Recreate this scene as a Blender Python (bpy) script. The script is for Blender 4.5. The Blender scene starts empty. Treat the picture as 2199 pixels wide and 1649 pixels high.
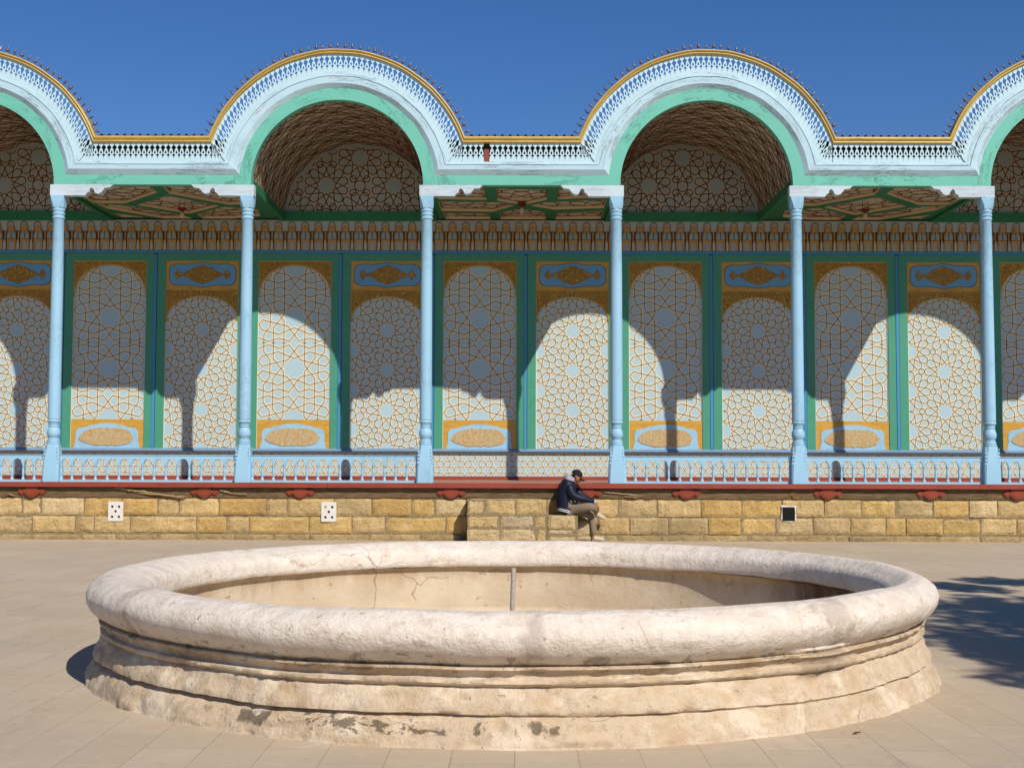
import bpy, bmesh, math, random
from math import sin, cos, pi, radians, sqrt, asin, atan2
from mathutils import Vector, Matrix, noise
from mathutils.geometry import tessellate_polygon
random.seed(7)
S = bpy.context.scene
COL = S.collection

# ------------------------------------------------------------------ camera
cam_d = bpy.data.cameras.new('camera'); cam = bpy.data.objects.new('camera', cam_d); COL.objects.link(cam)
cam_d.sensor_width = 36; cam_d.lens = 45.02; cam_d.clip_end = 2000
PITCH, YAW, ROLL = radians(3.31), radians(0.24), radians(0.16)
cam.matrix_world = Matrix.Translation((0, 0, 1.5)) @ Matrix.Rotation(YAW, 4, 'Z') @ Matrix.Rotation(PITCH + pi/2, 4, 'X') @ Matrix.Rotation(ROLL, 4, 'Z')
S.camera = cam
# ------------------------------------------------------------------ light
SUN = Vector((1.94, -3.43, 3.50)).normalized()
w = bpy.data.worlds.new('World'); S.world = w; w.use_nodes = True
nt = w.node_tree; bg = nt.nodes['Background']
sky = nt.nodes.new('ShaderNodeTexSky'); sky.sky_type = 'NISHITA'; sky.sun_disc = False
sky.sun_elevation = asin(SUN.z); sky.sun_rotation = atan2(SUN.x, SUN.y)
sky.altitude = 600; sky.air_density = 1.0; sky.dust_density = 0.0; sky.ozone_density = 4.0
hs = nt.nodes.new('ShaderNodeHueSaturation'); hs.inputs['Saturation'].default_value = 1.25; hs.inputs['Hue'].default_value = .511
nt.links.new(sky.outputs[0], hs.inputs['Color']); nt.links.new(hs.outputs[0], bg.inputs[0]); bg.inputs[1].default_value = 0.094
sd = bpy.data.lights.new('sun', 'SUN'); sd.energy = 5.0; sd.angle = radians(0.53); sd.color = (1, 0.95, 0.87)
so = bpy.data.objects.new('sun', sd); COL.objects.link(so); so.rotation_euler = SUN.to_track_quat('Z', 'Y').to_euler()
so.location = (10, -20, 30)
S.view_settings.view_transform = 'Standard'; S.view_settings.look = 'None'; S.view_settings.exposure = 0; S.view_settings.gamma = 1

# ------------------------------------------------------------------ materials
def srgb(r, g, b, k=.80):
    f = lambda c: ((c/255)/12.92 if c/255 <= 0.04045 else ((c/255+0.055)/1.055)**2.4) * k
    return (f(r), f(g), f(b), 1)
class NT:
    def __init__(s, name):
        s.m = bpy.data.materials.new(name); s.m.use_nodes = True; s.t = s.m.node_tree
        s.b = s.t.nodes['Principled BSDF']; s.tc = s.t.nodes.new('ShaderNodeTexCoord')
    def n(s, k, **kw):
        x = s.t.nodes.new(k)
        for a, v in kw.items(): setattr(x, a, v)
        return x
    def l(s, a, b): s.t.links.new(a, b)
    def src(s, coord):
        if coord == 'UV':      # every copy of a moulding gets its own stretch of grain
            oi = s.n('ShaderNodeObjectInfo'); v = s.n('ShaderNodeVectorMath', operation='ADD')
            s.l(s.tc.outputs['UV'], v.inputs[0]); s.l(s.math('MULTIPLY', oi.outputs['Random'], 40), v.inputs[1]); return v.outputs[0]
        return s.n('ShaderNodeNewGeometry').outputs['Position']
    def mapping(s, scale, coord='Object'):
        mp = s.n('ShaderNodeMapping'); mp.inputs['Scale'].default_value = scale; s.l(s.src(coord), mp.inputs[0]); return mp.outputs[0]
    def noise(s, scale, coord='Object', vec=(1, 1, 1), detail=5, rough=.6, dist=0):
        t = s.n('ShaderNodeTexNoise'); t.inputs['Scale'].default_value = scale; t.inputs['Detail'].default_value = detail
        t.inputs['Roughness'].default_value = rough; t.inputs['Distortion'].default_value = dist
        s.l(s.mapping(vec, coord), t.inputs['Vector']); return t.outputs[0]
    def ramp(s, fac, a, b, ca=(0, 0, 0, 1), cb=(1, 1, 1, 1)):
        if a > b: a, b, ca, cb = b, a, cb, ca
        r = s.n('ShaderNodeValToRGB'); r.color_ramp.elements[0].position = a; r.color_ramp.elements[1].position = b
        r.color_ramp.elements[0].color = ca; r.color_ramp.elements[1].color = cb; s.l(fac, r.inputs[0]); return r.outputs[0]
    def mix(s, fac, a, b, mode='MIX'):
        x = s.n('ShaderNodeMix', data_type='RGBA', blend_type=mode)
        for i, v in ((0, fac), (6, a), (7, b)):
            if isinstance(v, (int, float)): x.inputs[i].default_value = v
            elif isinstance(v, tuple): x.inputs[i].default_value = v
            else: s.l(v, x.inputs[i])
        return x.outputs[2]
    def math(s, op, a, b=0):
        x = s.n('ShaderNodeMath', operation=op)
        for i, v in ((0, a), (1, b)):
            if isinstance(v, (int, float)): x.inputs[i].default_value = v
            else: s.l(v, x.inputs[i])
        return x.outputs[0]
    def fin(s, col, rough=.6, bump=None, bstr=.3, bdist=.01, spec=.3, metal=0):
        if isinstance(col, tuple): s.b.inputs['Base Color'].default_value = col
        else: s.l(col, s.b.inputs['Base Color'])
        if isinstance(rough, float) or isinstance(rough, int): s.b.inputs['Roughness'].default_value = rough
        else: s.l(rough, s.b.inputs['Roughness'])
        s.b.inputs['Specular IOR Level'].default_value = spec; s.b.inputs['Metallic'].default_value = metal
        if bump is not None:
            b = s.n('ShaderNodeBump'); b.inputs['Strength'].default_value = bstr; b.inputs['Distance'].default_value = bdist
            s.l(bump, b.inputs['Height']); s.l(b.outputs[0], s.b.inputs['Normal'])
        return s.m
def dark(c, k): return (c[0]*k, c[1]*k, c[2]*k, 1)

def painted(name, col, coord='Object', cracks=.3, grain=(1, 1, 8), wear=0., wearcol=None, rough=.55, var=.18):
    """oil paint on weathered timber: tone drift, thin cracks along the grain, flakes of bare wood"""
    t = NT(name)
    big = t.noise(1.3, coord, detail=3); fine = t.noise(14, coord, vec=grain, detail=6, rough=.7)
    c = t.mix(t.ramp(big, .3, .7), dark(col, 1-var), col)
    c = t.mix(t.ramp(fine, .35, .75), dark(col, 1-var*.6), c)
    h = t.noise(30, coord, vec=grain, detail=4)
    if cracks:
        n = t.noise(2.2, coord, vec=(grain[0]*.5, grain[1]*.5, grain[2]*2.2), detail=7, rough=.72, dist=.6)
        mk = t.math('MULTIPLY', t.ramp(n, .5, .515), t.ramp(n, .545, .53))
        gate = t.ramp(t.noise(1.1, coord, detail=3), .5-.1*cracks, .62-.1*cracks)
        mk = t.math('MULTIPLY', mk, gate)
        c = t.mix(t.math('MULTIPLY', mk, min(1, cracks*1.6)), c, dark(col, .38))
    if wear:
        n2 = t.noise(1.7, coord, vec=(grain[0]*.5, grain[1]*.5, grain[2]*1.0), detail=8, rough=.7)
        mk2 = t.ramp(n2, .73-wear*.12, .75-wear*.12)
        c = t.mix(mk2, c, wearcol or srgb(150, 112, 85))
    return t.fin(c, rough, h, .25, .004)

LB = srgb(178, 214, 240); WH = srgb(212, 232, 244)
M = {}
M['lightblue'] = painted('light_blue_paint', srgb(164, 209, 233), cracks=.3, grain=(8, 8, 1), var=.10)
M['whiteblue'] = painted('white_blue_paint', srgb(200, 230, 240), 'UV', cracks=.8, grain=(1, 12, 1), wear=.75, wearcol=srgb(190, 158, 130), var=.10)
M['bracket'] = painted('bracket_paint', srgb(216, 231, 238), cracks=1.0, grain=(1, 1, 12), wear=.6, wearcol=srgb(190, 150, 110))
M['fret'] = painted('fretwork_paint', srgb(204, 234, 242), cracks=.0, grain=(1, 1, 1), var=.12)
M['mint'] = painted('mint_green_paint', srgb(118, 202, 180), 'UV', cracks=.5, grain=(1, 6, 1), wear=.5, wearcol=srgb(60, 140, 112), var=.12)
M['green'] = painted('wall_green_paint', srgb(80, 162, 132), cracks=.2, grain=(6, 6, 1), var=.14)
M['dgreen'] = painted('ceiling_green_paint', srgb(44, 132, 84), cracks=.2, grain=(1, 1, 1), var=.2)
M['blue'] = painted('blue_paint', srgb(74, 152, 196), cracks=.0, var=.12)
M['cartblue'] = painted('cartouche_blue_paint', srgb(112, 174, 216), cracks=.0, var=.12)
M['tymplat'] = painted('dark_brown_strapwork', srgb(84, 48, 24), cracks=0, var=.2)
M['sillblue'] = painted('sill_grey_blue_paint', srgb(128, 160, 190), cracks=.3, grain=(1, 1, 6))
M['cell'] = painted('pale_blue_panel_paint', srgb(182, 210, 218), cracks=.0, grain=(1, 1, 1), var=.07)
M['cream'] = painted('cream_outline_paint', srgb(234, 224, 194), cracks=0, var=.08)
M['strip'] = painted('brown_gold_strapwork', srgb(136, 112, 72), cracks=0, var=.2)
M['ceilstrip'] = painted('red_brown_strapwork', srgb(96, 58, 30), cracks=0, var=.2)
M['tan'] = painted('tan_ceiling_paint', srgb(216, 202, 172), cracks=.3, grain=(1, 1, 1), var=.2)
M['creamtrim'] = painted('coffer_cream_trim', srgb(240, 214, 166), cracks=0, var=.1)
M['red'] = painted('red_oxide_paint', srgb(168, 76, 56), cracks=.8, grain=(1, 1, 8), wear=.25, wearcol=srgb(205, 180, 150), var=.25)
M['redorn'] = painted('red_ornament_paint', srgb(160, 72, 44), cracks=.5, var=.25)
M['floor'] = painted('dusty_floor_boards', srgb(190, 140, 118), cracks=.5, grain=(1, 8, 1), var=.3)
M['whitewood'] = painted('off_white_paint', srgb(225, 222, 208), cracks=.3)
M['darkred'] = painted('dark_red_metal', srgb(120, 30, 20), cracks=0)
M['rust'] = painted('rust_red_slat', srgb(150, 70, 50), cracks=.5)

def gold(name, col, coord='Object', wear=.5):
    t = NT(name)
    big = t.noise(3, coord, vec=(1, 3, 4), detail=5); fine = t.noise(16, coord, vec=(1, 4, 6), detail=6)
    c = t.mix(t.ramp(big, .3, .7), dark(col, .72), col)
    c = t.mix(t.ramp(fine, .62, .72), c, srgb(225, 200, 150))
    c = t.mix(t.ramp(t.noise(9, coord, vec=(1, 5, 6), detail=6), .66, .69), c, srgb(120, 80, 40))
    return t.fin(c, .48, fine, .3, .006, spec=.4)
M['goldm'] = gold('gold_moulding_paint', srgb(224, 186, 92), 'UV')
M['goldflat'] = gold('gold_panel_paint', srgb(222, 168, 62))
def carved(name, col, low, scale=26):
    t = NT(name)
    v = t.n('ShaderNodeTexVoronoi', feature='SMOOTH_F1'); v.inputs['Scale'].default_value = scale; v.inputs['Smoothness'].default_value = .3
    nz = t.n('ShaderNodeTexNoise'); nz.inputs['Scale'].default_value = 9; nz.inputs['Detail'].default_value = 3
    t.l(t.mapping((1, 1, 1)), nz.inputs['Vector'])
    t.l(t.mix(.22, t.mapping((1, 1, 1)), nz.outputs[1]), v.inputs['Vector'])
    ww = t.math('SINE', t.math('MULTIPLY', v.outputs[0], 26.0))
    k = t.ramp(ww, .05, .55)
    return t.fin(t.mix(k, low, col), .55, k, .8, .01)
M['arabesque'] = carved('gold_arabesque_relief', srgb(240, 192, 84), srgb(140, 98, 36), 20)
M['lozenge'] = carved('gold_lozenge_relief', srgb(240, 192, 90), srgb(140, 100, 42), 24)
def script(name):
    t = NT(name)
    n = t.noise(1, vec=(62, 62, 13), detail=6, rough=.75, dist=1.8)
    k = t.ramp(n, .47, .53)
    c = t.mix(k, srgb(204, 152, 54), srgb(200, 196, 170))
    c = t.mix(t.ramp(t.noise(1, vec=(40, 40, 26), detail=5, dist=1.5), .56, .62), c, srgb(186, 134, 40))
    return t.fin(c, .6, n, .8, .012)
M['script'] = script('gold_floral_script')

def plaster():
    t = NT('weathered_lime_plaster')
    at = t.n('ShaderNodeAttribute', attribute_name='Col'); sep = t.n('ShaderNodeSeparateColor'); t.l(at.outputs[0], sep.inputs[0])
    rim, patch, dirt = sep.outputs[0], sep.outputs[1], sep.outputs[2]
    n1 = t.noise(1.6, detail=6, rough=.62); n2 = t.noise(7, detail=8, rough=.7); n3 = t.noise(34, detail=5, rough=.6)
    base = t.mix(t.ramp(n1, .35, .65), srgb(194, 166, 132), srgb(212, 186, 152))
    base = t.mix(t.ramp(n2, .42, .6), base, srgb(222, 202, 174))
    base = t.mix(t.math('MULTIPLY', t.ramp(t.noise(7, detail=9, rough=.8), .52, .62), .6), base, srgb(176, 144, 108))
    base = t.mix(t.math('MULTIPLY', t.ramp(t.noise(2.6, detail=9, rough=.7, dist=.5), .50, .58), .6), base, srgb(240, 222, 196))
    base = t.mix(t.math('MULTIPLY', t.ramp(t.noise(3.4, detail=9, rough=.72), .56, .64), .45), base, srgb(180, 154, 126))
    rimc = t.mix(t.ramp(n2, .38, .62), srgb(230, 213, 194), srgb(244, 231, 215))
    rimc = t.mix(t.math('MULTIPLY', t.ramp(t.noise(3.2, vec=(1, 1, 2), detail=9, rough=.72), .57, .68), .7), rimc, srgb(182, 158, 130))
    edge = t.math('ADD', rim, t.math('MULTIPLY', t.math('SUBTRACT', n2, .5), 1.1))
    c = t.mix(t.ramp(edge, .38, .62), base, rimc)
    # dull repair patches
    pm = t.ramp(t.math('ADD', patch, t.math('MULTIPLY', t.math('SUBTRACT', n2, .5), 1.3)), .45, .62)
    c = t.mix(t.math('MULTIPLY', pm, .5), c, srgb(166, 146, 124))
    # dark damp stains
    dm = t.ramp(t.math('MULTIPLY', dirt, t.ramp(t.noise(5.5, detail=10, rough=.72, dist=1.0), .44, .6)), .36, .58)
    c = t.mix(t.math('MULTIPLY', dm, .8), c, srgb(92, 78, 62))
    # runs of dirt under the lip
    run = t.noise(1, vec=(9, 9, 1.2), detail=6, rough=.7)
    # hair cracks
    v = t.n('ShaderNodeTexVoronoi', feature='DISTANCE_TO_EDGE'); v.inputs['Scale'].default_value = 1.7
    nz = t.n('ShaderNodeTexNoise'); nz.inputs['Scale'].default_value = 5; nz.inputs['Detail'].default_value = 8; t.l(t.mapping((1, 1, 1)), nz.inputs['Vector'])
    t.l(t.mix(.16, t.mapping((1, 1, 1)), nz.outputs[1]), v.inputs['Vector'])
    ck = t.math('MULTIPLY', t.ramp(v.outputs[0], .004, .001), t.ramp(t.noise(1.1, detail=3), .53, .6))
    c = t.mix(t.math('MULTIPLY', ck, .5), c, srgb(150, 128, 102))
    pit = t.ramp(t.noise(22, detail=3, rough=.5), .7, .73)
    c = t.mix(t.math('MULTIPLY', pit, .45), c, srgb(150, 128, 104))
    c = t.mix(t.math('MULTIPLY', t.ramp(t.noise(15, detail=9, rough=.8), .56, .64), .35), c, srgb(160, 134, 106))
    c = t.mix(t.math('MULTIPLY', t.ramp(t.noise(1, vec=(10, 10, 2.0), detail=6, rough=.7), .57, .7), .22), c, srgb(150, 124, 98))
    h = t.math('ADD', t.math('MULTIPLY', n2, 1.0), t.math('MULTIPLY', n3, .35))
    h = t.math('SUBTRACT', h, t.math('MULTIPLY', ck, .7)); h = t.math('SUBTRACT', h, t.math('MULTIPLY', pit, .4)); h = t.math('SUBTRACT', h, t.math('MULTIPLY', dm, .25))
    return t.fin(c, .9, h, .6, .04, spec=.15)
M['plaster'] = plaster()
def innerplaster():
    t = NT('stained_shaded_basin_lining')
    n1 = t.noise(2, detail=6); run = t.noise(1, vec=(7, 7, 1.0), detail=8, rough=.75); n2 = t.noise(9, detail=8, rough=.7)
    c = t.mix(t.ramp(n1, .35, .65), srgb(206, 184, 154), srgb(220, 202, 174))
    sx = t.n('ShaderNodeSeparateXYZ'); t.l(t.tc.outputs['Object'], sx.inputs[0])
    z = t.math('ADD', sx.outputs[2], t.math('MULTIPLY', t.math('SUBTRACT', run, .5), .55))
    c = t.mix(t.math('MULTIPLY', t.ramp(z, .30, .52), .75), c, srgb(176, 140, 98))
    v = t.n('ShaderNodeTexVoronoi', feature='DISTANCE_TO_EDGE'); v.inputs['Scale'].default_value = 1.3
    nz = t.n('ShaderNodeTexNoise'); nz.inputs['Scale'].default_value = 4; nz.inputs['Detail'].default_value = 8; t.l(t.mapping((1, 1, 1)), nz.inputs['Vector'])
    t.l(t.mix(.2, t.mapping((1, 1, 1)), nz.outputs[1]), v.inputs['Vector'])
    ck = t.math('MULTIPLY', t.ramp(v.outputs[0], .005, .001), t.ramp(t.noise(.9, detail=3), .47, .56))
    c = t.mix(t.math('MULTIPLY', ck, .7), c, srgb(140, 118, 92))
    c = t.mix(t.ramp(t.noise(10, detail=5), .64, .68), c, srgb(184, 160, 128))
    at = t.math('ARCTAN2', sx.outputs[1], sx.outputs[0]); shade_stain = t.math('MULTIPLY', t.ramp(at, .62, .42), t.ramp(at, -.9, -.5))  # right arc: weathered stains, with that side's shade painted into the brown
    c = t.mix(t.math('MULTIPLY', t.math('MULTIPLY', shade_stain, t.ramp(run, .1, .55)), .9), c, srgb(104, 76, 52))
    return t.fin(c, .9, t.math('SUBTRACT', n2, ck), .5, .02, spec=.15)
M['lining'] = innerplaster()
def stone(name, warm=1):
    t = NT(name)
    at = t.n('ShaderNodeAttribute', attribute_name='Col')
    n1 = t.noise(3, detail=5); n2 = t.noise(20, detail=9, rough=.72); n3 = t.noise(60, detail=4)
    c = t.mix(t.ramp(n1, .35, .65), (.72, .72, .72, 1), (1, 1, 1, 1)); c = t.mix(1.0, at.outputs[0], c, 'MULTIPLY')
    c = t.mix(t.ramp(n2, .56, .66), c, t.mix(1.0, c, (.62, .55, .45, 1), 'MULTIPLY'))
    c = t.mix(t.ramp(t.noise(6, detail=8, rough=.7), .6, .68), c, t.mix(.6, c, srgb(215, 200, 170)))
    h = t.math('ADD', n2, t.math('MULTIPLY', n3, .4))
    return t.fin(c, .92, h, 1.0, .05, spec=.1)
M['stone'] = stone('rough_limestone')
t = NT('grey_mortar'); nn = t.noise(25, detail=7)
M['mortar'] = t.fin(t.mix(t.ramp(nn, .35, .65), srgb(128, 110, 80), srgb(166, 148, 112)), .95, nn, .6, .02, spec=.1)
def oldwood():
    t = NT('weathered_raw_timber')
    g = t.noise(5, vec=(.8, 1, 9), detail=9, rough=.75, dist=.7); g2 = t.noise(3, vec=(1, 1, 3), detail=5)
    c = t.mix(t.ramp(g, .34, .66), srgb(84, 62, 42), srgb(166, 138, 100))
    c = t.mix(t.ramp(g2, .4, .65), c, t.mix(.6, c, srgb(122, 104, 78)))
    c = t.mix(t.ramp(t.noise(7, vec=(.5, 1, 14), detail=6, dist=.4), .6, .63), c, srgb(52, 38, 26))
    return t.fin(c, .9, g, .9, .03, spec=.1)
M['oldwood'] = oldwood()
M['splinter'] = painted('bare_splintered_wood', srgb(196, 160, 112), cracks=.8, grain=(1, 1, 6), var=.35)
def paving():
    t = NT('beige_paving_slabs')
    sx = t.n('ShaderNodeSeparateXYZ'); t.l(t.tc.outputs['Object'], sx.inputs[0]); cx = t.n('ShaderNodeCombineXYZ')
    wob = t.math('MULTIPLY', t.noise(.8, detail=2), .02)
    t.l(t.math('ADD', sx.outputs[1], wob), cx.inputs[0]); t.l(t.math('ADD', sx.outputs[0], wob), cx.inputs[1])
    b = t.n('ShaderNodeTexBrick', offset=.5); b.inputs['Scale'].default_value = 1; b.inputs['Brick Width'].default_value = .64
    b.inputs['Row Height'].default_value = .32; b.inputs['Mortar Size'].default_value = .0035; b.inputs['Mortar Smooth'].default_value = .3; b.inputs['Bias'].default_value = 0
    b.inputs['Color1'].default_value = srgb(208, 189, 163); b.inputs['Color2'].default_value = srgb(198, 178, 151); b.inputs['Mortar'].default_value = srgb(156, 136, 112)
    t.l(cx.outputs[0], b.inputs['Vector'])
    n1 = t.noise(.55, detail=6, rough=.65); n2 = t.noise(9, detail=8, rough=.7); n3 = t.noise(90, detail=3)
    tile = t.mix(t.ramp(t.noise(.9, detail=3), .35, .6), b.outputs[0], t.mix(.55, b.outputs[0], srgb(204, 182, 154)))
    c = t.mix(t.ramp(n1, .35, .68), tile, t.mix(.45, tile, srgb(180, 158, 130)))
    c = t.mix(t.ramp(n2, .55, .72), c, t.mix(.45, c, srgb(222, 204, 180)))
    c = t.mix(t.ramp(n2, .42, .3), c, t.mix(.3, c, srgb(158, 136, 110)))
    # white lime crumbs round the foot of the basin
    dx = t.math('SUBTRACT', sx.outputs[0], -.035); dy = t.math('SUBTRACT', sx.outputs[1], 9.74)
    r = t.math('SQRT', t.math('ADD', t.math('MULTIPLY', dx, dx), t.math('MULTIPLY', dy, dy)))
    ring = t.math('MULTIPLY', t.ramp(t.math('SUBTRACT', r, 3.0), .38, .02), t.ramp(t.noise(.75, detail=2), .55, .66))
    crumb = t.math('MULTIPLY', ring, t.ramp(t.noise(16, detail=8, rough=.8), .46, .6))
    c = t.mix(t.math('MULTIPLY', crumb, .85), c, srgb(240, 232, 218))
    c = t.mix(t.math('MULTIPLY', t.ramp(t.noise(.35, detail=7, rough=.7, dist=.4), .45, .62), .35), c, srgb(178, 166, 152))
    c = t.mix(t.math('MULTIPLY', t.ramp(t.noise(1, vec=(3, .8, 1), detail=8, rough=.75), .58, .68), .3), c, srgb(150, 130, 108))
    spk = t.ramp(t.noise(38, detail=3, rough=.6), .70, .74); c = t.mix(t.math('MULTIPLY', spk, .5), c, srgb(130, 108, 86))
    h = t.math('ADD', t.math('MULTIPLY', n2, .5), t.math('MULTIPLY', b.outputs[1], -1.2)); h = t.math('ADD', h, t.math('MULTIPLY', n3, .15))
    return t.fin(c, .85, h, .35, .008, spec=.25)
M['paving'] = paving()
def simple(name, col, rough=.6, sc=30, var=.2, spec=.3, metal=0, b=.2):
    t = NT(name); n = t.noise(sc, detail=5)
    return t.fin(t.mix(t.ramp(n, .35, .65), dark(col, 1-var), col), rough, n, b, .004, spec=spec, metal=metal)
M['tin'] = simple('dull_tin_roof', srgb(96, 96, 100), .5, 5, .3, .5, .4)
M['black'] = simple('dark_void', srgb(22, 20, 20), .9)
M['steel'] = simple('finial_metal', srgb(128, 116, 124), .4, 30, .4, .6, .5)
M['pipe'] = simple('weathered_grey_pipe', srgb(196, 180, 165), .6)
M['vent'] = simple('white_gypsum', srgb(236, 230, 218), .8, 12, .08)
M['niche'] = painted('niche_grey_blue_paint', srgb(176, 190, 186), cracks=.2, var=.18)
M['nicheedge'] = painted('niche_gold_brown_paint', srgb(152, 104, 58), cracks=0, var=.4)
M['nichedome'] = gold('niche_gold_dome', srgb(220, 162, 74))
M['pend'] = painted('niche_pale_pendant', srgb(200, 200, 186), cracks=.2)
M['navy'] = simple('navy_jacket_cloth', srgb(25, 28, 54), .55, 60, .25)
M['khaki'] = simple('khaki_trouser_cloth', srgb(140, 124, 102), .9, 60, .15)
M['skin'] = simple('skin', srgb(186, 122, 88), .55, 30, .1)
M['capcloth'] = simple('black_cap_cloth', srgb(26, 24, 28), .8)
M['hair'] = simple('black_hair', srgb(20, 17, 16), .5)
M['hood'] = simple('grey_hood_cloth', srgb(176, 166, 172), .9)
M['stripe'] = simple('white_knit_stripe', srgb(225, 225, 232), .9)
M['shoe'] = simple('cream_canvas_shoe', srgb(214, 200, 172), .8)
M['sole'] = simple('pale_rubber_sole', srgb(226, 220, 205), .6)
M['bark'] = simple('tree_bark', srgb(96, 78, 62), .9, 12, .4, .2, 0, .8)
t = NT('leaf_green'); M['leaf'] = t.fin(t.mix(t.ramp(t.noise(2, detail=3), .35, .65), srgb(48, 72, 28), srgb(82, 108, 44)), .5)
M['dryleaf'] = simple('dry_brown_leaf', srgb(110, 82, 52), .8)
M['straw'] = simple('dry_straw', srgb(196, 150, 90), .8)
M['wallshade'] = simple('hidden_masonry', srgb(150, 140, 120), .9)

# ------------------------------------------------------------------ mesh builder
class MB:
    def __init__(s): s.v = []; s.f = []; s.m = []; s.c = []; s.uv = []; s.mats = []
    def mi(s, k):
        if k not in s.mats: s.mats.append(k)
        return s.mats.index(k)
    def face(s, pts, mat, col=(1, 1, 1), uv=None):
        i = len(s.v); s.v += [tuple(p) for p in pts]; s.f.append(tuple(range(i, i+len(pts)))); s.m.append(s.mi(mat)); s.c.append(col)
        s.uv.append(uv)
    def grid(s, rows, mat, closed=False, col=(1, 1, 1), uvf=None, cols=None):
        """rows: list of equal-length point lists, shared vertices"""
        i0 = len(s.v); n = len(rows[0])
        for r in rows: s.v += [tuple(p) for p in r]
        for a in range(len(rows)-1):
            for b in range(n if closed else n-1):
                b2 = (b+1) % n
                s.f.append((i0+a*n+b, i0+a*n+b2, i0+(a+1)*n+b2, i0+(a+1)*n+b)); s.m.append(s.mi(mat))
                s.c.append(cols[a][b] if cols else col)
                s.uv.append([uvf(a, b), uvf(a, b+1), uvf(a+1, b+1), uvf(a+1, b)] if uvf else None)
    def box(s, x0, x1, y0, y1, z0, z1, mat, col=(1, 1, 1), uvs=None):
        P = [(x0, y0, z0), (x1, y0, z0), (x1, y1, z0), (x0, y1, z0), (x0, y0, z1), (x1, y0, z1), (x1, y1, z1), (x0, y1, z1)]
        for q in ((0, 1, 5, 4), (1, 2, 6, 5), (2, 3, 7, 6), (3, 0, 4, 7), (4, 5, 6, 7), (3, 2, 1, 0)):
            pts = [P[k] for k in q]
            s.face(pts, mat, col, [(p[0], p[2]+p[1]) for p in pts])
    def prism(s, poly, y0, y1, mat, side=None):
        """poly in (x,z), extruded along y"""
        tri = tessellate_polygon([[Vector((p[0], p[1], 0)) for p in poly]])
        for y in (y0, y1):
            for tr in tri: s.face([(poly[k][0], y, poly[k][1]) for k in tr], mat, uv=[(poly[k][0], poly[k][1]) for k in tr])
        for a in range(len(poly)):
            p, q = poly[a], poly[(a+1) % len(poly)]
            s.face([(p[0], y0, p[1]), (q[0], y0, q[1]), (q[0], y1, q[1]), (p[0], y1, p[1])], side or mat, uv=[(p[0], p[1]), (q[0], q[1]), (q[0], q[1]+.05), (p[0], p[1]+.05)])
    def lathe(s, prof, c, mat, n=16, axis=None):
        """prof: (r, h); c: base point; axis optional unit vector"""
        ax = Vector(axis or (0, 0, 1)).normalized(); t = Vector((1, 0, 0)) if abs(ax.x) < .9 else Vector((0, 1, 0))
        u = ax.cross(t).normalized(); v = ax.cross(u); c = Vector(c)
        s.grid([[c+ax*h+u*(r*cos(2*pi*k/n))+v*(r*sin(2*pi*k/n)) for k in range(n)] for r, h in prof], mat, True)
    def tube(s, pts, rad, mat, n=8):
        pts = [Vector(p) for p in pts]; rows = []
        for i, p in enumerate(pts):
            d = (pts[min(i+1, len(pts)-1)]-pts[max(i-1, 0)]).normalized()
            t = Vector((0, 0, 1)) if abs(d.z) < .9 else Vector((1, 0, 0)); u = d.cross(t).normalized(); v = d.cross(u)
            r = rad[i] if isinstance(rad, (list, tuple)) else rad
            rows.append([p+u*(r*cos(2*pi*k/n))+v*(r*sin(2*pi*k/n)) for k in range(n)])
        s.grid(rows, mat, True)
        s.face(rows[0], mat); s.face(rows[-1], mat)
    def ridge(s, a, b, wd, h, mat, base, fmap):
        """strap from a to b (2-D) with a shallow roof section; fmap(u,v,h)->3-D"""
        dx, dy = b[0]-a[0], b[1]-a[1]; L = sqrt(dx*dx+dy*dy)
        if L < 1e-5: return
        dx /= L; dy /= L; e = wd*.35; a = (a[0]-dx*e, a[1]-dy*e); b = (b[0]+dx*e, b[1]+dy*e); nx, ny = -dy*wd/2, dx*wd/2
        A1 = fmap(a[0]+nx, a[1]+ny, base); A2 = fmap(a[0]-nx, a[1]-ny, base); A0 = fmap(a[0], a[1], base+h)
        B1 = fmap(b[0]+nx, b[1]+ny, base); B2 = fmap(b[0]-nx, b[1]-ny, base); B0 = fmap(b[0], b[1], base+h)
        s.face([A1, B1, B0, A0], mat); s.face([A0, B0, B2, A2], mat)
    def build(s, name, parent=None, smooth=0, loc=None):
        me = bpy.data.meshes.new(name); me.from_pydata(s.v, [], s.f)
        for k in s.mats: me.materials.append(M[k])
        me.polygons.foreach_set('material_index', s.m)
        if any(c != (1, 1, 1) for c in s.c):
            ca = me.color_attributes.new('Col', 'FLOAT_COLOR', 'CORNER'); buf = []
            for p, c in zip(me.polygons, s.c):
                cc = c if isinstance(c, list) else [c]*p.loop_total
                for q in cc: buf += [q[0], q[1], q[2], 1]
            ca.data.foreach_set('color', buf)
        if any(u for u in s.uv):
            ul = me.uv_layers.new(name='UVMap'); buf = []
            for p, u in zip(me.polygons, s.uv):
                for k in range(p.loop_total): buf += list(u[k]) if u else [0, 0]
            ul.data.foreach_set('uv', buf)
        me.validate(); me.update()
        if smooth: me.shade_smooth(); me.set_sharp_from_angle(angle=radians(smooth))
        o = bpy.data.objects.new(name, me); COL.objects.link(o)
        if loc is not None: o.location = loc
        if parent is not None: adopt(o, parent)
        return o
WORLD = {}
def adopt(o, parent):
    """parent without moving: o's current transform is in world space, parents carry pure translations"""
    o.parent = parent; o.matrix_parent_inverse = Matrix.Translation(-wloc(parent)); return o
def wloc(o):
    l = Vector(o.location)
    if o.parent: l = wloc(o.parent) + (o.matrix_parent_inverse @ Vector(o.location).to_4d()).to_3d()
    return l
def empty(name, loc): o = bpy.data.objects.new(name, None); o.location = loc; o.empty_display_size = .2; COL.objects.link(o); return o
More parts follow.
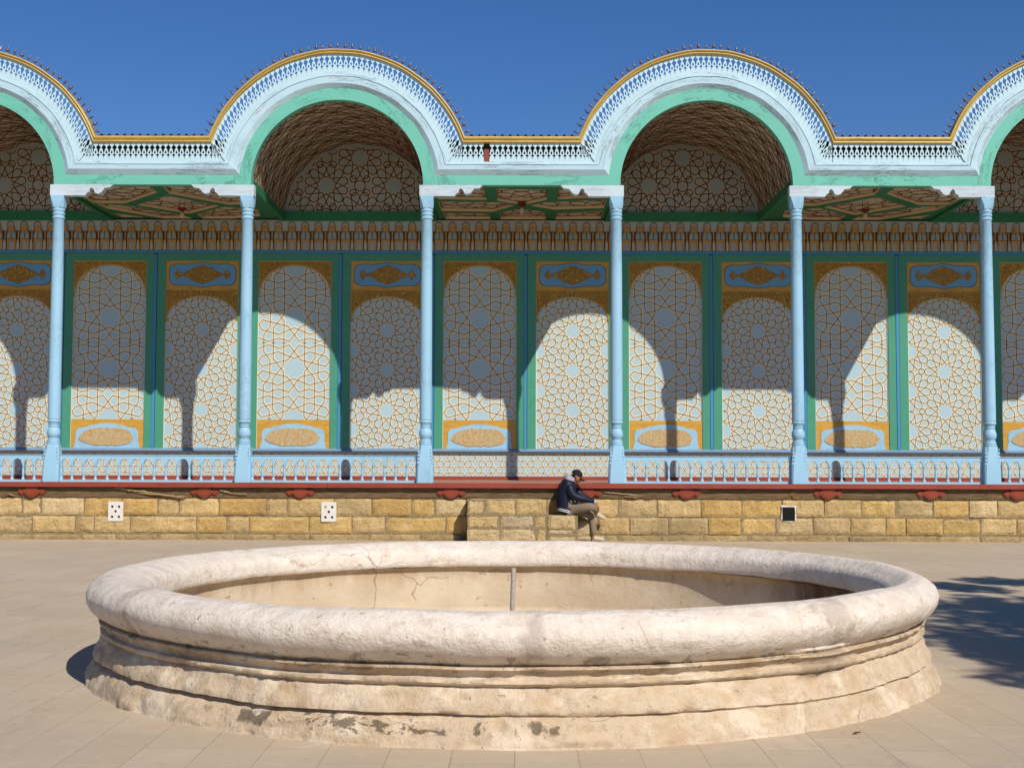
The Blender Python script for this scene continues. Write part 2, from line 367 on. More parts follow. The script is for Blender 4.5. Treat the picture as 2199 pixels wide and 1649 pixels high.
def tag(o, label=None, cat=None, group=None, kind=None):
    for k, v in (('label', label), ('category', cat), ('group', group), ('kind', kind)):
        if v: o[k] = v
    return o
def setp(o, p):
    inv = o.matrix_parent_inverse.copy(); o.parent = p; o.matrix_parent_inverse = inv
def kids(o): return [c for c in bpy.data.objects if c.parent == o]
KC = {}
def copy_part(o, parent, dx):
    """copy of a part shifted along x, with its sub-parts"""
    c = o.copy(); COL.objects.link(c); setp(c, parent)
    if parent is o.parent: c.location = Vector(o.location)+Vector((dx, 0, 0))
    else: c.location = Vector(o.location)
    if o.name not in KC: KC[o.name] = kids(o)
    for ch in KC[o.name]: copy_part(ch, c, 0)
    return c

# ------------------------------------------------------------------ patterns
def clip(a, b, x0, y0, x1, y1):
    t0, t1 = 0., 1.; dx, dy = b[0]-a[0], b[1]-a[1]
    for p, q in ((-dx, a[0]-x0), (dx, x1-a[0]), (-dy, a[1]-y0), (dy, y1-a[1])):
        if abs(p) < 1e-12:
            if q < 0: return None
        else:
            r = q/p
            if p < 0: t0 = max(t0, r)
            else: t1 = min(t1, r)
    if t0 >= t1: return None
    return (a[0]+dx*t0, a[1]+dy*t0), (a[0]+dx*t1, a[1]+dy*t1)
def uniq(segs):
    seen = set(); out = []
    for a, b in segs:
        k = tuple(sorted(((round(a[0], 3), round(a[1], 3)), (round(b[0], 3), round(b[1], 3)))))
        if k not in seen and k[0] != k[1]: seen.add(k); out.append((a, b))
    return out
def pol(r, a): return (r*cos(radians(a)), r*sin(radians(a)))
def rosette_segs(rot=0, s=1., six=True):
    T0, T1, N, Sx = pol(210, 0), pol(210, 30), pol(165, 15), pol(332, 15)
    O0, O1, P0, P1, Hx = pol(420, 8.9), pol(420, 21.1), pol(444, 0), pol(440, 30), (476, 56)
    f = [(N, T0), (N, T1), (T0, Sx), (T1, Sx), (Sx, O0), (Sx, O1), (O0, P0), (O1, P1)]
    if six: f.append((P0, Hx))
    out = []
    for k in range(6):
        for mi in (1, -1):
            for a, b in f:
                q = []
                for p in (a, b):
                    x, y = p[0], p[1]*mi; an = radians(60*k+rot)
                    q.append((s*(x*cos(an)-y*sin(an)), s*(x*sin(an)+y*cos(an))))
                out.append(tuple(q))
    return out
def pat_B(x0, y0, x1, y1, cx, cy, a):
    s = a/880.; base = rosette_segs(0, s); out = []
    n = int((x1-x0)/a)+3; m = int((y1-y0)/a)+3
    for i in range(-n, n+1):
        for j in range(-m, m+1):
            ox, oy = cx+i*a*.8660254, cy+(j+(i % 2)*.5)*a
            if ox < x0-a or ox > x1+a or oy < y0-a or oy > y1+a: continue
            for p, q in base: out.append(((p[0]+ox, p[1]+oy), (q[0]+ox, q[1]+oy)))
    return [c for c in (clip(p, q, x0, y0, x1, y1) for p, q in uniq(out)) if c]
A_Q = [[(188, 0), (150, 50), (150, 376)], [(188, 0), (300, 150), (300, 376)], [(346, 0), (346, 125), (438, 250), (438, 376)],
       [(0, 150), (223, 245), (463, 180), (512, 100), (455, 35), (95, 125), (0, 255)], [(0, 255), (70, 346), (220, 303), (365, 350), (512, 300)]]
def pat_A(x0, y0, x1, y1, cx, cy, hw, per):
    su, sv = hw/512., per/752.; out = []
    for j in range(-5, 6):
        for mu in (1, -1):
            for mv in (1, -1):
                for pl in A_Q:
                    q = [(cx+mu*u*su, cy+j*per+mv*v*sv) for u, v in pl]; out += list(zip(q[:-1], q[1:]))
    return [c for c in (clip(p, q, x0, y0, x1, y1) for p, q in uniq(out)) if c]
def pat_hex(x0, y0, x1, y1, cx, cy, d):
    out = []
    for j in range(-8, 9):
        for i in range(-int((x1-x0)/d)-4, int((x1-x0)/d)+5):
            if (i-j) % 3 == 0: continue
            ox, oy = cx+(i+j*.5)*d, cy+j*d*.866
            if ox < x0-d or ox > x1+d or oy < y0-d or oy > y1+d: continue
            v = [(ox+d*.5*cos(radians(60*k)), oy+d*.5*sin(radians(60*k))) for k in range(6)]
            for k in range(6): out.append((v[k], v[(k+1) % 6]))
    return [c for c in (clip(p, q, x0, y0, x1, y1) for p, q in uniq(out)) if c]
def straps(mb, segs, fmap, w1=.018, w2=.066, brown='strip', cream='cream', h=.010):
    for i, (a, b) in enumerate(segs):
        if cream: mb.ridge(a, b, w2, .0025, cream, .001+.00013*(i % 5), fmap)
        mb.ridge(a, b, w1, h, brown, .0015+.0001*(i % 3), fmap)

# ================================================================== SETTING
g = MB()
g.face([(-400, -300, 0), (400, -300, 0), (400, 900, 0), (-400, 900, 0)], 'paving')
tag(g.build('pavement'), kind='structure')

# ================================================================== VERANDA
YF, YC, YW = 23.50, 23.60, 27.03      # green face, column line, back wall
FZ, BZ = 1.04, 6.55                   # floor, underside of the front beams
PER, C0 = 6.86, -3.36                 # arch spacing, centre of the second arch
ARCH = [C0-PER, C0, C0+PER, C0+2*PER]
FLAT = [C0-1.5*PER, C0-.5*PER, C0+.5*PER, C0+1.5*PER, C0+2.5*PER]
XL, XR = ARCH[0]-PER+1.67, ARCH[3]+PER-1.67
HC = 1.67
V = tag(empty('palace_veranda', (0, 23.45, 0)), 'long painted wooden veranda with arches, blue columns and gold lattice panels', 'veranda')

# --- plinth
def blocks(mb, xs, z0, z1, yf, dep, palette, gap=.012):
    for a in range(len(xs)-1):
        x0, x1 = xs[a]+gap, xs[a+1]-gap
        if x1-x0 < .04: continue
        c = palette[random.randrange(len(palette))]; k = random.uniform(.9, 1.06); c = (c[0]*k, c[1]*k, c[2]*k)
        nx, nz = max(4, int((x1-x0)/.05)), 6; rows = []; sd_ = random.uniform(0, 50); pr = random.uniform(-.012, .012); zz0 = z0+.012+random.uniform(-.008, .008); zz1 = z1-.012+random.uniform(-.008, .006)
        for j in range(-1, nz+2):
            r = []
            for i in range(-1, nx+2):
                u, v = min(1, max(0, i/nx)), min(1, max(0, j/nz)); inx = i < 0 or i > nx; inz = j < 0 or j > nz
                x = x0+(x1-x0)*u; z = zz0+(zz1-zz0)*v; e = min(u*(x1-x0), (1-u)*(x1-x0), v*(zz1-zz0), (1-v)*(zz1-zz0))
                y = yf-pr+max(0, .022-e)*.9 + noise.noise(Vector((x*7+sd_, z*7, sd_)))*.016 + noise.noise(Vector((x*22+sd_, z*22, 3)))*.014
                x += noise.noise(Vector((z*11, sd_, 1)))*.009; z += noise.noise(Vector((x*9, sd_, 5)))*.010
                if inx or inz: y = yf+dep
                r.append((x, y, z))
            rows.append(r)
        mb.grid(rows, 'stone', col=c)
tanp = [srgb(*c, .86)[:3] for c in ((236, 200, 138), (228, 188, 118), (240, 210, 156), (230, 196, 136), (234, 196, 126), (228, 186, 116), (218, 188, 136), (238, 204, 144))]
_old = [srgb(226, 180, 104)[:3], srgb(218, 168, 86)[:3], srgb(230, 190, 128)[:3], srgb(206, 176, 124)[:3], srgb(228, 188, 112)[:3], srgb(222, 170, 82)[:3], srgb(188, 164, 114)[:3]]
def px2x(x, Y=23.45): return (x-1111)*Y/2750
def joints(px, step):
    l = [px2x(p) for p in px]
    while l[0] > XL-1: l.insert(0, l[0]-random.uniform(*step))
    while l[-1] < XR+1: l.append(l[-1]+random.uniform(*step))
    return l
row1 = joints([-40, 51, 92, 183, 265, 341, 387, 473, 574, 620, 720, 800, 885, 937, 1003, 1085, 1170, 1262, 1328, 1412, 1505, 1592, 1678, 1768, 1847, 1921, 2001, 2077, 2138, 2230], (.4, .85))
row2 = joints([-10, 73, 165, 206, 283, 425, 490, 538, 666, 758, 829, 960, 1020, 1110, 1200, 1285, 1352, 1435, 1520, 1590, 1666, 1744, 1824, 1900, 1942, 2021, 2101, 2179, 2260], (.45, .9))
row3 = joints([0, 72, 180, 253, 342, 422, 508, 590, 668, 795, 905, 1000, 1100, 1200, 1300, 1330, 1420, 1510, 1605, 1690, 1820, 1915, 2010, 2100, 2200], (.6, .95))
mb = MB()
mb.box(XL-1, XR+1, 23.475, 27.3, -.02, 1.0, 'mortar')
blocks(mb, row1, .435, .758, 23.45, .03, tanp)
blocks(mb, row2, .118, .43, 23.45, .03, tanp)
blocks(mb, row3, -.03, .108, 23.45, .03, [srgb(206, 176, 124)[:3], srgb(214, 184, 130)[:3]])
plinth = mb.build('plinth', V)
mb = MB()
rows = []
nseg = 420
for pz, py in ((.955, 23.50), (.95, 23.452), (.93, 23.446), (.86, 23.444), (.79, 23.448), (.765, 23.455), (.752, 23.50)):
    rows.append([(XL-1+(XR-XL+2)*i/nseg, py+noise.noise(Vector((i*.31, pz*9, 2)))*.012, pz+(noise.noise(Vector((i*.11, 7, 3)))*.014 if pz < .8 else 0)) for i in range(nseg+1)])
mb.grid(rows, 'oldwood'); mb.build('timber_beam', V, smooth=50)
mb = MB()
rng = random.Random(5)
def splint(x0, x1, z0, z1, r):
    n = 9; pts = [(x0+(x1-x0)*i/n, 23.42+rng.uniform(-.006, .006), z0+(z1-z0)*i/n+rng.uniform(-.008, .008)) for i in range(n+1)]
    mb = MB(); mb.tube(pts, [r*(.35+.8*sin(pi*min(1, max(0, (i+.4)/(n+.8))))) * rng.uniform(.7, 1.3) for i in range(n+1)], 'splinter', 6); mb.build('wood_splinter', V)
for a in ((250, 330, 1049, 1058, .022), (300, 405, 1060, 1067, .016), (270, 300, 1052, 1056, .018), (472, 500, 1052, 1059, .016), (495, 534, 1060, 1062, .010), (360, 400, 1064, 1070, .014),
          (1296, 1340, 1055, 1058, .012), (1330, 1380, 1058, 1062, .010), (1340, 1372, 1063, 1066, .008), (20, 36, 1062, 1065, .012)):
    splint(px2x(a[0]), px2x(a[1]), .95-(a[2]-1047)/117.5, .95-(a[3]-1047)/117.5, a[4])
# red edge board and floor
mb = MB()
mb.box(XL-1, XR+1, 23.385, 27.0, 1.005, FZ, 'floor'); mb.build('floor', V)
mb = MB()
xs = [XL-1, px2x(-300), px2x(262), px2x(706), px2x(1195), px2x(1746), px2x(2098), px2x(2600), XR+1]
for i in range(len(xs)-1):
    dz = rng.uniform(-.003, .003); mb.box(xs[i]+.0025, xs[i+1]-.0025, 23.355+dz, 23.384, .957+dz, 1.046+dz, 'red')
mb.build('edge_board', V)
# ornaments on the beam
def ornament():
    mb = MB()
    def hexp(cx, w_, h_, y0, mat='redorn'):
        pr = [(-w_, 0), (-w_*.55, h_*.5), (w_*.55, h_*.5), (w_, 0), (w_*.5, -h_*.35), (w_*.18, -h_*.5), (-w_*.18, -h_*.5), (-w_*.5, -h_*.35)]
        mb.prism([(cx+a, b) for a, b in pr], y0, 23.45, mat)
        mb.prism([(cx+a*.72, b*.72) for a, b in pr], y0-.008, y0-.001, mat)
    hexp(0, .17, .2, 23.405); hexp(-.19, .075, .11, 23.42); hexp(.19, .075, .11, 23.42)
    return mb
o0 = ornament().build('beam_ornament', V); ox = [72, 442, 647, 970, 1262, 1473, 1775, 1995, 2180, -180, -420, 2410, 2600]
o0.location = (px2x(ox[0]), 0, .865)
for x in ox[1:]:
    c = o0.copy(); COL.objects.link(c); setp(c, V); c.location = (px2x(x), 0, .865)
# vents
def ventmesh():
    mb = MB(); w_, h_ = .136, .178; Y0 = 23.425
    holes = [(-.062, .085), (.062, .085), (0, 0), (-.062, -.098), (.062, -.098)]
    outer = [Vector((-w_, -h_, 0)), Vector((w_, -h_, 0)), Vector((w_, h_, 0)), Vector((-w_, h_, 0))]
    loops = [outer]+[[Vector((hx+.024*cos(2*pi*k/12), hz+.024*sin(2*pi*k/12), 0)) for k in range(12)][::-1] for hx, hz in holes]
    flat = [p for l in loops for p in l]
    for tr in tessellate_polygon(loops): mb.face([(flat[k].x, Y0, flat[k].y) for k in tr], 'vent')
    for hx, hz in holes:
        mb.lathe([(.024, 0), (.024, .018)], (hx, Y0, hz), 'vent', 12, (0, 1, 0)); mb.face([(hx+.024*cos(2*pi*k/12), Y0+.018, hz+.024*sin(2*pi*k/12)) for k in range(12)], 'black')
    for a, b in ((0, 1), (1, 2), (2, 3), (3, 0)):
        p, q = outer[a], outer[b]; mb.face([(p.x, Y0, p.y), (q.x, Y0, q.y), (q.x, 23.46, q.y), (p.x, 23.46, p.y)], 'vent')
    return mb
v0 = ventmesh().build('vent_tile', V); v0.location = (px2x(252), 0, .512)
v1 = v0.copy(); COL.objects.link(v1); setp(v1, V); v1.location = (px2x(708.5), 0, .514)
mb = MB(); x0 = px2x(1691)
for i in range(14):
    a = 2*pi*i/14; b = 2*pi*(i+1)/14
    f = lambda t, k: (x0+k*1.15*max(-.10, min(.10, .15*cos(t))), 0, .50+k*1.1*max(-.115, min(.115, .16*sin(t))))
    p, q, r_, s_ = f(a, 1), f(b, 1), f(b, 1.17+.10*sin(i*2.1)), f(a, 1.17+.10*sin(i*2.1-2.1))
    mb.face([(p[0], 23.425, p[2]), (q[0], 23.425, q[2]), (r_[0], 23.44, r_[2]), (s_[0], 23.44, s_[2])], 'vent')
mb.face([(x0-.115, 23.428, .375), (x0+.115, 23.428, .375), (x0+.115, 23.428, .625), (x0-.115, 23.428, .625)], 'black')
mb.build('drain_opening', V)

# --- columns
def column():
    mb = MB(); z = FZ
    def octr(h, hw, ch): return [(-hw+ch, -hw, h), (hw-ch, -hw, h), (hw, -hw+ch, h), (hw, hw-ch, h), (hw-ch, hw, h), (-hw+ch, hw, h), (-hw, hw-ch, h), (-hw, -hw+ch, h)]
    b = MB()
    b.grid([octr(z, .150, .02), octr(z+.30, .146, .03), octr(z+.52, .132, .045), octr(z+.70, .112, .05)], 'lightblue', True)
    # carved scale facets on the chamfers
    for sx in (-1, 1):
        for r_ in range(5):
            for k in range(r_+1 if r_ < 4 else 4):
                hh = z+.66-.065*r_-.0*k; xx = sx*(.118-.018*k+.004*r_)
                b.face([(xx-.008, -.149+.035*(hh-z), hh), (xx+.008, -.149+.035*(hh-z), hh), (xx+.005, -.157+.035*(hh-z), hh-.045), (xx-.005, -.157+.035*(hh-z), hh-.045)], 'lightblue')
    b.lathe([(.112, z+.70), (.118, z+.705), (.118, z+.73), (.105, z+.737), (.112, z+.75), (.108, z+.775), (.095, z+.782), (.10, z+.79), (.10, z+.80), (.085, z+.81),
             (.105, z+.835), (.118, z+.875), (.120, z+.91), (.112, z+.95), (.095, z+1.0), (.083, z+1.015), (.097, z+1.02), (.097, z+1.04), (.09, z+1.045), (.09, z+1.06), (.10, z+1.066), (.10, z+1.08),
             (.088, z+1.09), (.112, z+1.10), (.118, z+1.12), (.112, z+1.145), (.10, z+1.152)], (0, 0, 0), 'lightblue', 28)
    mb.lathe([(.104, z+1.152), (.112, z+1.16), (.113, z+1.3), (.110, z+2.6), (.106, z+3.8), (.099, z+4.88), (.106, z+4.89)], (0, 0, 0), 'lightblue', 32)
    c = MB()
    c.lathe([(.098, 5.92), (.112, 5.925), (.112, 5.955), (.10, 5.963), (.10, 5.99), (.113, 5.996), (.113, 6.022), (.10, 6.03), (.104, 6.06), (.115, 6.075), (.110, 6.10), (.11, 6.12)], (0, 0, 0), 'lightblue', 28)
    c.grid([octr(6.12, .112, .055), octr(6.20, .125, .05), octr(6.28, .124, .02), octr(6.345, .124, .004)], 'lightblue', True)
    c.face(octr(6.345, .124, .004), 'lightblue')
    return mb, b, c
def set_col(mbs, x, parent):
    pass
cm, cb, cc = column()
col0 = cm.build('column', None, smooth=40); col0.location = (0, YC, 0); bs = cb.build('column_base', None, smooth=30); cp = cc.build('capital', None, smooth=30)
for o in (bs, cp): o.location = (0, YC, 0); adopt(o, col0)
adopt(col0, V)
CX = sorted([a-HC for a in ARCH]+[a+HC for a in ARCH]+[ARCH[0]-PER+HC, ARCH[3]+PER-HC])
cols = []
for i, x in enumerate(CX):
    c = col0 if i == 0 else copy_part(col0, V, 0); cols.append(c)
for c, x in zip(cols, CX): c.location = (x, YC, 0)
# --- brackets (pairs facing each flat bay)
oz = lambda X, Y: ((X-477)/457., -(Y-1310)/457.)
br = [(415, 1310), (950, 1310), (925, 1335), (880, 1340), (850, 1378), (820, 1390), (795, 1380), (785, 1352), (765, 1336), (750, 1350), (748, 1372), (725, 1385), (715, 1404), (415, 1404)]
for i, x in enumerate(CX):
    right = (i % 2 == 0)   # columns come in pairs: left edge of a flat bay first
    mb = MB(); sg = 1 if right else -1
    jit = random.Random(i)
    poly = [(sg*oz(a, b)[0], oz(a, b)[1]) for a, b in br]
    mb.prism(poly, 0, .17, 'bracket')
    o = mb.build('bracket', V); o.location = (x, YF-.005, BZ-.002); adopt(o, V)

# --- arches and flat fronts: profile points are (radius from arch centre, height above beam underside, y)
def arc_part(mb, prof, mat, n=72, up=pi):
    """prof rows swept round the arch between the mitre angles"""
    rows = []; L = []
    for R, Hh, y in prof:
        th = asin(min(.99, Hh/R)) if Hh > 0 else 0; rows.append([((R+.006*noise.noise(Vector((k*.23, 3, 3))))*cos(pi-th-(pi-2*th)*k/n), y+.006*noise.noise(Vector((k*.3, 8, 3))), BZ+(R+.006*noise.noise(Vector((k*.23, 3, 3))))*sin(pi-th-(pi-2*th)*k/n)) for k in range(n+1)])
    acc = [0]
    for a, b in zip(prof[:-1], prof[1:]): acc.append(acc[-1]+sqrt((a[0]-b[0])**2+(a[2]-b[2])**2))
    mb.grid(rows, mat, uvf=lambda a, b: (b/n*6.2, acc[a]))
def flat_part(mb, prof, mat, n=20):
    rows = []
    for R, Hh, y in prof:
        xe = PER/2-sqrt(R*R-Hh*Hh); rows.append([(-xe+2*xe*k/n, y, BZ+Hh+noise.noise(Vector((k*.4, 9, 4)))*.004) for k in range(n+1)])
    acc = [0]
    for a, b in zip(prof[:-1], prof[1:]): acc.append(acc[-1]+sqrt((a[1]-b[1])**2+(a[2]-b[2])**2))
    mb.grid(rows, mat, uvf=lambda a, b: (b/n*2.7+11, acc[a]+3))
MOULD = [(1.822, .185, 23.50), (1.905, .28, 23.438), (2.024, .358, 23.432), (2.028, .362, 23.458), (2.040, .372, 23.458), (2.044, .376, 23.440), (2.115, .425, 23.446), (2.118, .43, 23.56)]
GOLD = [(2.455, .775, 23.56), (2.455, .775, 23.425), (2.468, .79, 23.405), (2.485, .812, 23.412), (2.49, .822, 23.424), (2.497, .832, 23.40), (2.515, .86, 23.385), (2.532, .885, 23.392), (2.535, .89, 23.40), (2.535, .89, 23.60)]
def picket(mb, fmap, wb, wt, dy=0, y0=23.452):
    """one fretsawn slat; fmap(s, t) s across in [-.5,.5], t up 0..1 -> (x,z)"""
    T = [(0, .5, 0), (.17, .5, 0), (.195, .43, 0), (.225, .40, 0), (.25, .47, 0), (.275, .42, 0), (.305, .20, 0), (.34, .20, 0), (.385, .40, 0), (.40, .44, .06), (.43, .43, .17), (.475, .40, .19), (.53, .34, .10), (.57, .28, .03), (.59, .27, 0), (.61, .33, 0), (.66, .19, 0), (.71, .07, 0), (.745, .07, 0), (.80, .20, 0), (.85, .39, 0), (.87, .46, 0), (.89, .40, 0), (.91, .40, 0), (.94, .48, 0), (1, .5, 0)]
    for y in (y0+dy, y0+dy+.016):
        for sg in (-1, 1):
            rows = [[], []]
            for t, e, h in T:
                e = min(e, .492)
                a = fmap(sg*h, t); b = fmap(sg*e, t); rows[0].append((a[0], y, a[1])); rows[1].append((b[0], y, b[1]))
            mb.grid(rows, 'fret')
    for sg in (-1, 1):
        ra, rb = [], []
        for t, e, h in T:
            b = fmap(sg*min(e, .492), t); ra.append((b[0], y0+dy, b[1])); rb.append((b[0], y0+dy+.016, b[1]))
        mb.grid([ra, rb], 'fret')
def fret_arc():
    mb = MB(); N = 60; ai0, ao0 = asin(.43/2.118), asin(.775/2.455); rg = random.Random(3)
    for k in range(N):
        def fm(s, t, k=k):
            u = (k+.5+s)/N; th = pi-((ai0+(pi-2*ai0)*u)*(1-t)+(ao0+(pi-2*ao0)*u)*t); R = 2.115+.343*t
            return (R*cos(th), BZ+R*sin(th))
        picket(mb, fm, 0, 0, rg.uniform(-.002, .002))
    return mb
def fret_flat(miss=None, seed=1):
    mb = MB(); rg = random.Random(seed)
    xb = PER/2-sqrt(2.118**2-.43**2); xt = PER/2-sqrt(2.455**2-.775**2); N = 22; wd = 2*xt/N
    for k in range(N):
        if miss is not None and k == miss: continue
        picket(mb, lambda s, t, k=k: (-xt+wd*(k+.5+s), BZ+.425+.352*t), 0, 0, rg.uniform(-.002, .002))
    for sg in (-1, 1):
        for k in range(3):
            def fm(s, t, k=k):
                u = (k+.5+s)/3; return (sg*(xt+(xb-xt)*u*(1-t)+.012*t*u), BZ+.425+.352*t)
            picket(mb, fm, 0, 0, .018+.002*k)
    return mb
# green arch band + beam under it
def arch_band():
    mb = MB(); n = 72; rows = []
    P = [(1.60, 0, 23.66), (1.60, 0, 23.50), (1.93, 0, 23.50)]
    for R, Hh, y in P: rows.append([(R*cos(pi-pi*k/n), y, BZ+R*sin(pi-pi*k/n)) for k in range(n+1)])
    mb.grid(rows, 'mint', uvf=lambda a, b: (b/n*5.5, a*.25)); return mb
def beam_flat():
    mb = MB(); xe = PER/2-1.60; n = 24
    rows = [[(-xe+2*xe*k/n, y, BZ+h) for k in range(n+1)] for y, h in ((23.66, 0), (23.502, 0), (23.502, .45))]
    mb.grid(rows, 'mint', uvf=lambda a, b: (b/n*3.7+20, a*.3)); return mb
def finial(kind):
    mb = MB()
    if kind: mb.lathe([(.0, -.01), (.022, -.01), (.014, .02), (.008, .045), (.030, .055), (.034, .07), (.026, .095), (.012, .105), (.014, .118), (.006, .128), (.004, .165), (0, .17)], (0, 0, 0), 'steel', 8)
    else: mb.lathe([(0, -.01), (.02, -.01), (.014, .015), (.008, .03), (.020, .055), (.022, .07), (.013, .105), (.004, .14), (0, .145)], (0, 0, 0), 'steel', 8)
    return mb
fk = [finial(0).build('spear_finial', None, smooth=60), finial(1).build('ball_finial', None, smooth=60)]
used = [0, 0]; rest = MB()
HFOV = 2199/2750./2
def inview(x, m=.15): return abs(x+.1)/23.5 < HFOV+m/23.5
for i, cx in enumerate(ARCH):
    a = arch_band().build('arch', V) if i == 0 else arch0.copy()
    if i == 0: arch0 = a
    else: COL.objects.link(a)
    a.parent = V; a.matrix_parent_inverse = Matrix.Translation(-Vector(V.location)); a.location = (cx, 0, 0)
    if i == 0:
        m1 = MB(); arc_part(m1, MOULD, 'whiteblue'); m2 = MB(); arc_part(m2, GOLD, 'goldm')
        protos = [m1.build('white_moulding', smooth=25), m2.build('gold_moulding', smooth=25), fret_arc().build('fretwork')]
    for p in protos:
        q = p if i == 0 else p.copy()
        if i: COL.objects.link(q)
        q.parent = a; q.matrix_parent_inverse = Matrix.Identity(4); q.location = (0, 0, 0)
    th0, th1, NF = radians(22.5), radians(157.5), 45
    rg = random.Random(40+i)
    for k in range(NF):
        th = th0+(th1-th0)*k/(NF-1); lean = th+rg.gauss(0, .07); kd = k % 2
        pos = Vector((2.53*cos(th), 23.47, BZ+2.53*sin(th)))
        rot = Matrix.Rotation(pi/2-lean, 4, 'Y') @ Matrix.Rotation(rg.uniform(-.06, .06), 4, 'X')
        if inview(cx+pos.x):
            o = fk[kd] if used[kd] == 0 else fk[kd].copy()
            if used[kd]: COL.objects.link(o)
            used[kd] += 1; o.parent = a; o.matrix_parent_inverse = Matrix.Identity(4); o.location = pos; o.rotation_euler = rot.to_euler()
            sc = rg.uniform(.88, 1.12)*1.02; o.scale = (sc, sc, sc)
        else:
            src = finial(kd); Mx = Matrix.Translation(pos+Vector((cx, 0, 0))) @ rot; base = len(rest.v)
            rest.v += [tuple(Mx @ Vector(q)) for q in src.v]; rest.f += [tuple(j+base for j in f_) for f_ in src.f]; rest.m += [rest.mi('steel')]*len(src.f); rest.c += [(1, 1, 1)]*len(src.f); rest.uv += [None]*len(src.f)
tag(rest.build('distant_finials', V), kind='stuff')
fp = None
for i, cx in enumerate(FLAT):
    b = beam_flat().build('front_beam', V) if i == 0 else beam0.copy()
    if i == 0: beam0 = b
    else: COL.objects.link(b)
    b.parent = V; b.matrix_parent_inverse = Matrix.Translation(-Vector(V.location)); b.location = (cx, 0, 0)
    if i == 0:
        m1 = MB(); flat_part(m1, MOULD, 'whiteblue'); m2 = MB(); flat_part(m2, GOLD, 'goldm')
        f0 = fret_flat().build('fretwork'); f2 = fret_flat(4, 5)
        e = MB(); wq = 2*(PER/2-sqrt(2.455**2-.775**2))/22; xq = -11*wq+4.4*wq
        f2 = f2.build('fretwork')
        e.box(xq-.04, xq+.055, 23.458, 23.47, BZ+.43, BZ+.66, 'rust'); br_ = e.build('broken_slat')
        rf = MB(); xt = PER/2-2.43
        rf.box(-xt, xt, 23.405, 23.9, BZ+.892, BZ+.905, 'tin')
        for k in range(14):
            xx = -xt+.07+(2*xt-.14)*k/13; rf.lathe([(.028, 0), (.028, .5)], (xx, 23.40, BZ+.902), 'tin', 8, (0, 1, 0)); rf.face([(xx+.028*cos(j*pi/4), 23.40, BZ+.902+.028*sin(j*pi/4)) for j in range(8)], 'black')
        protos = [m1.build('white_moulding', smooth=25), m2.build('gold_moulding', smooth=25), f0, rf.build('roof_edge')]
    for p in protos:
        if p is f0 and i == 2:
            q = f2; br_.parent = b; br_.matrix_parent_inverse = Matrix.Identity(4)
        else:
            q = p if i == 0 else p.copy()
            if i: COL.objects.link(q)
        q.parent = b; q.matrix_parent_inverse = Matrix.Identity(4); q.location = (0, 0, 0)

# --- vaults with tympana
def vault():
    mb = MB(); n = 40; R = 1.612
    for Rr, mt in ((R, 'tan'), (R+.06, 'tin')):
        mb.grid([[(Rr*cos(pi*k/n), y, BZ+Rr*sin(pi*k/n)) for k in range(n+1)] for y in (23.62, 26.96)], mt)
    mb.grid([[(Rr*cos(pi*k/n), 23.62, BZ+Rr*sin(pi*k/n)) for k in range(n+1)] for Rr in (R, R+.3)], 'tin')
    return mb
def vault_lattice():
    mb = MB(); R = 1.608; L = pi*R; segs = []
    # diagonal net of crossing battens with short ticks: periodic cell
    cu, cv = L/6.5, .74
    for i in range(-1, 9):
        for j in range(-1, 12):
            u0, v0 = (i+(j % 2)*.5)*cu, j*cv*.5
            # elongated lozenge
            a, b, c, d = (u0, v0+cv*.5), (u0+cu*.42, v0), (u0+cu*.5, v0), (u0+cu*1.0, v0+cv*.5)
            segs += [((u0-cu*.36, v0), (u0, v0+cv*.22)), ((u0, v0+cv*.22), (u0+cu*.36, v0)), ((u0-cu*.36, v0), (u0, v0-cv*.22)), ((u0, v0-cv*.22), (u0+cu*.36, v0)),
                     ((u0, v0-cv*.10), (u0+cu*.06, v0+cv*.10)), ((u0+cu*.36, v0), (u0+cu*.62, v0+cv*.14)), ((u0-cu*.36, v0), (u0-cu*.62, v0-cv*.14)),
                     ((u0-cu*.5, v0+cv*.5), (u0+cu*.18, v0-cv*.42)), ((u0+cu*.5, v0+cv*.5), (u0-cu*.18, v0-cv*.42))]
    def fm(u, v, h):
        th = pi-u/R; r = R-h; return (r*cos(th), 23.70+v, BZ+r*sin(th))
    for i, (p, q) in enumerate(segs):
        c = clip(p, q, .02, -.03, L-.02, 3.2)
        if c: mb.ridge(c[0], c[1], .018, .010, 'ceilstrip', .001+.0001*(i % 5), fm)
    return mb
def tymp():
    mb = MB(); n = 40; Rr = 1.612; Y = 26.95
    mb.face([(Rr*cos(pi*k/n), Y, BZ+Rr*sin(pi*k/n)) for k in range(n+1)], 'niche'); return mb
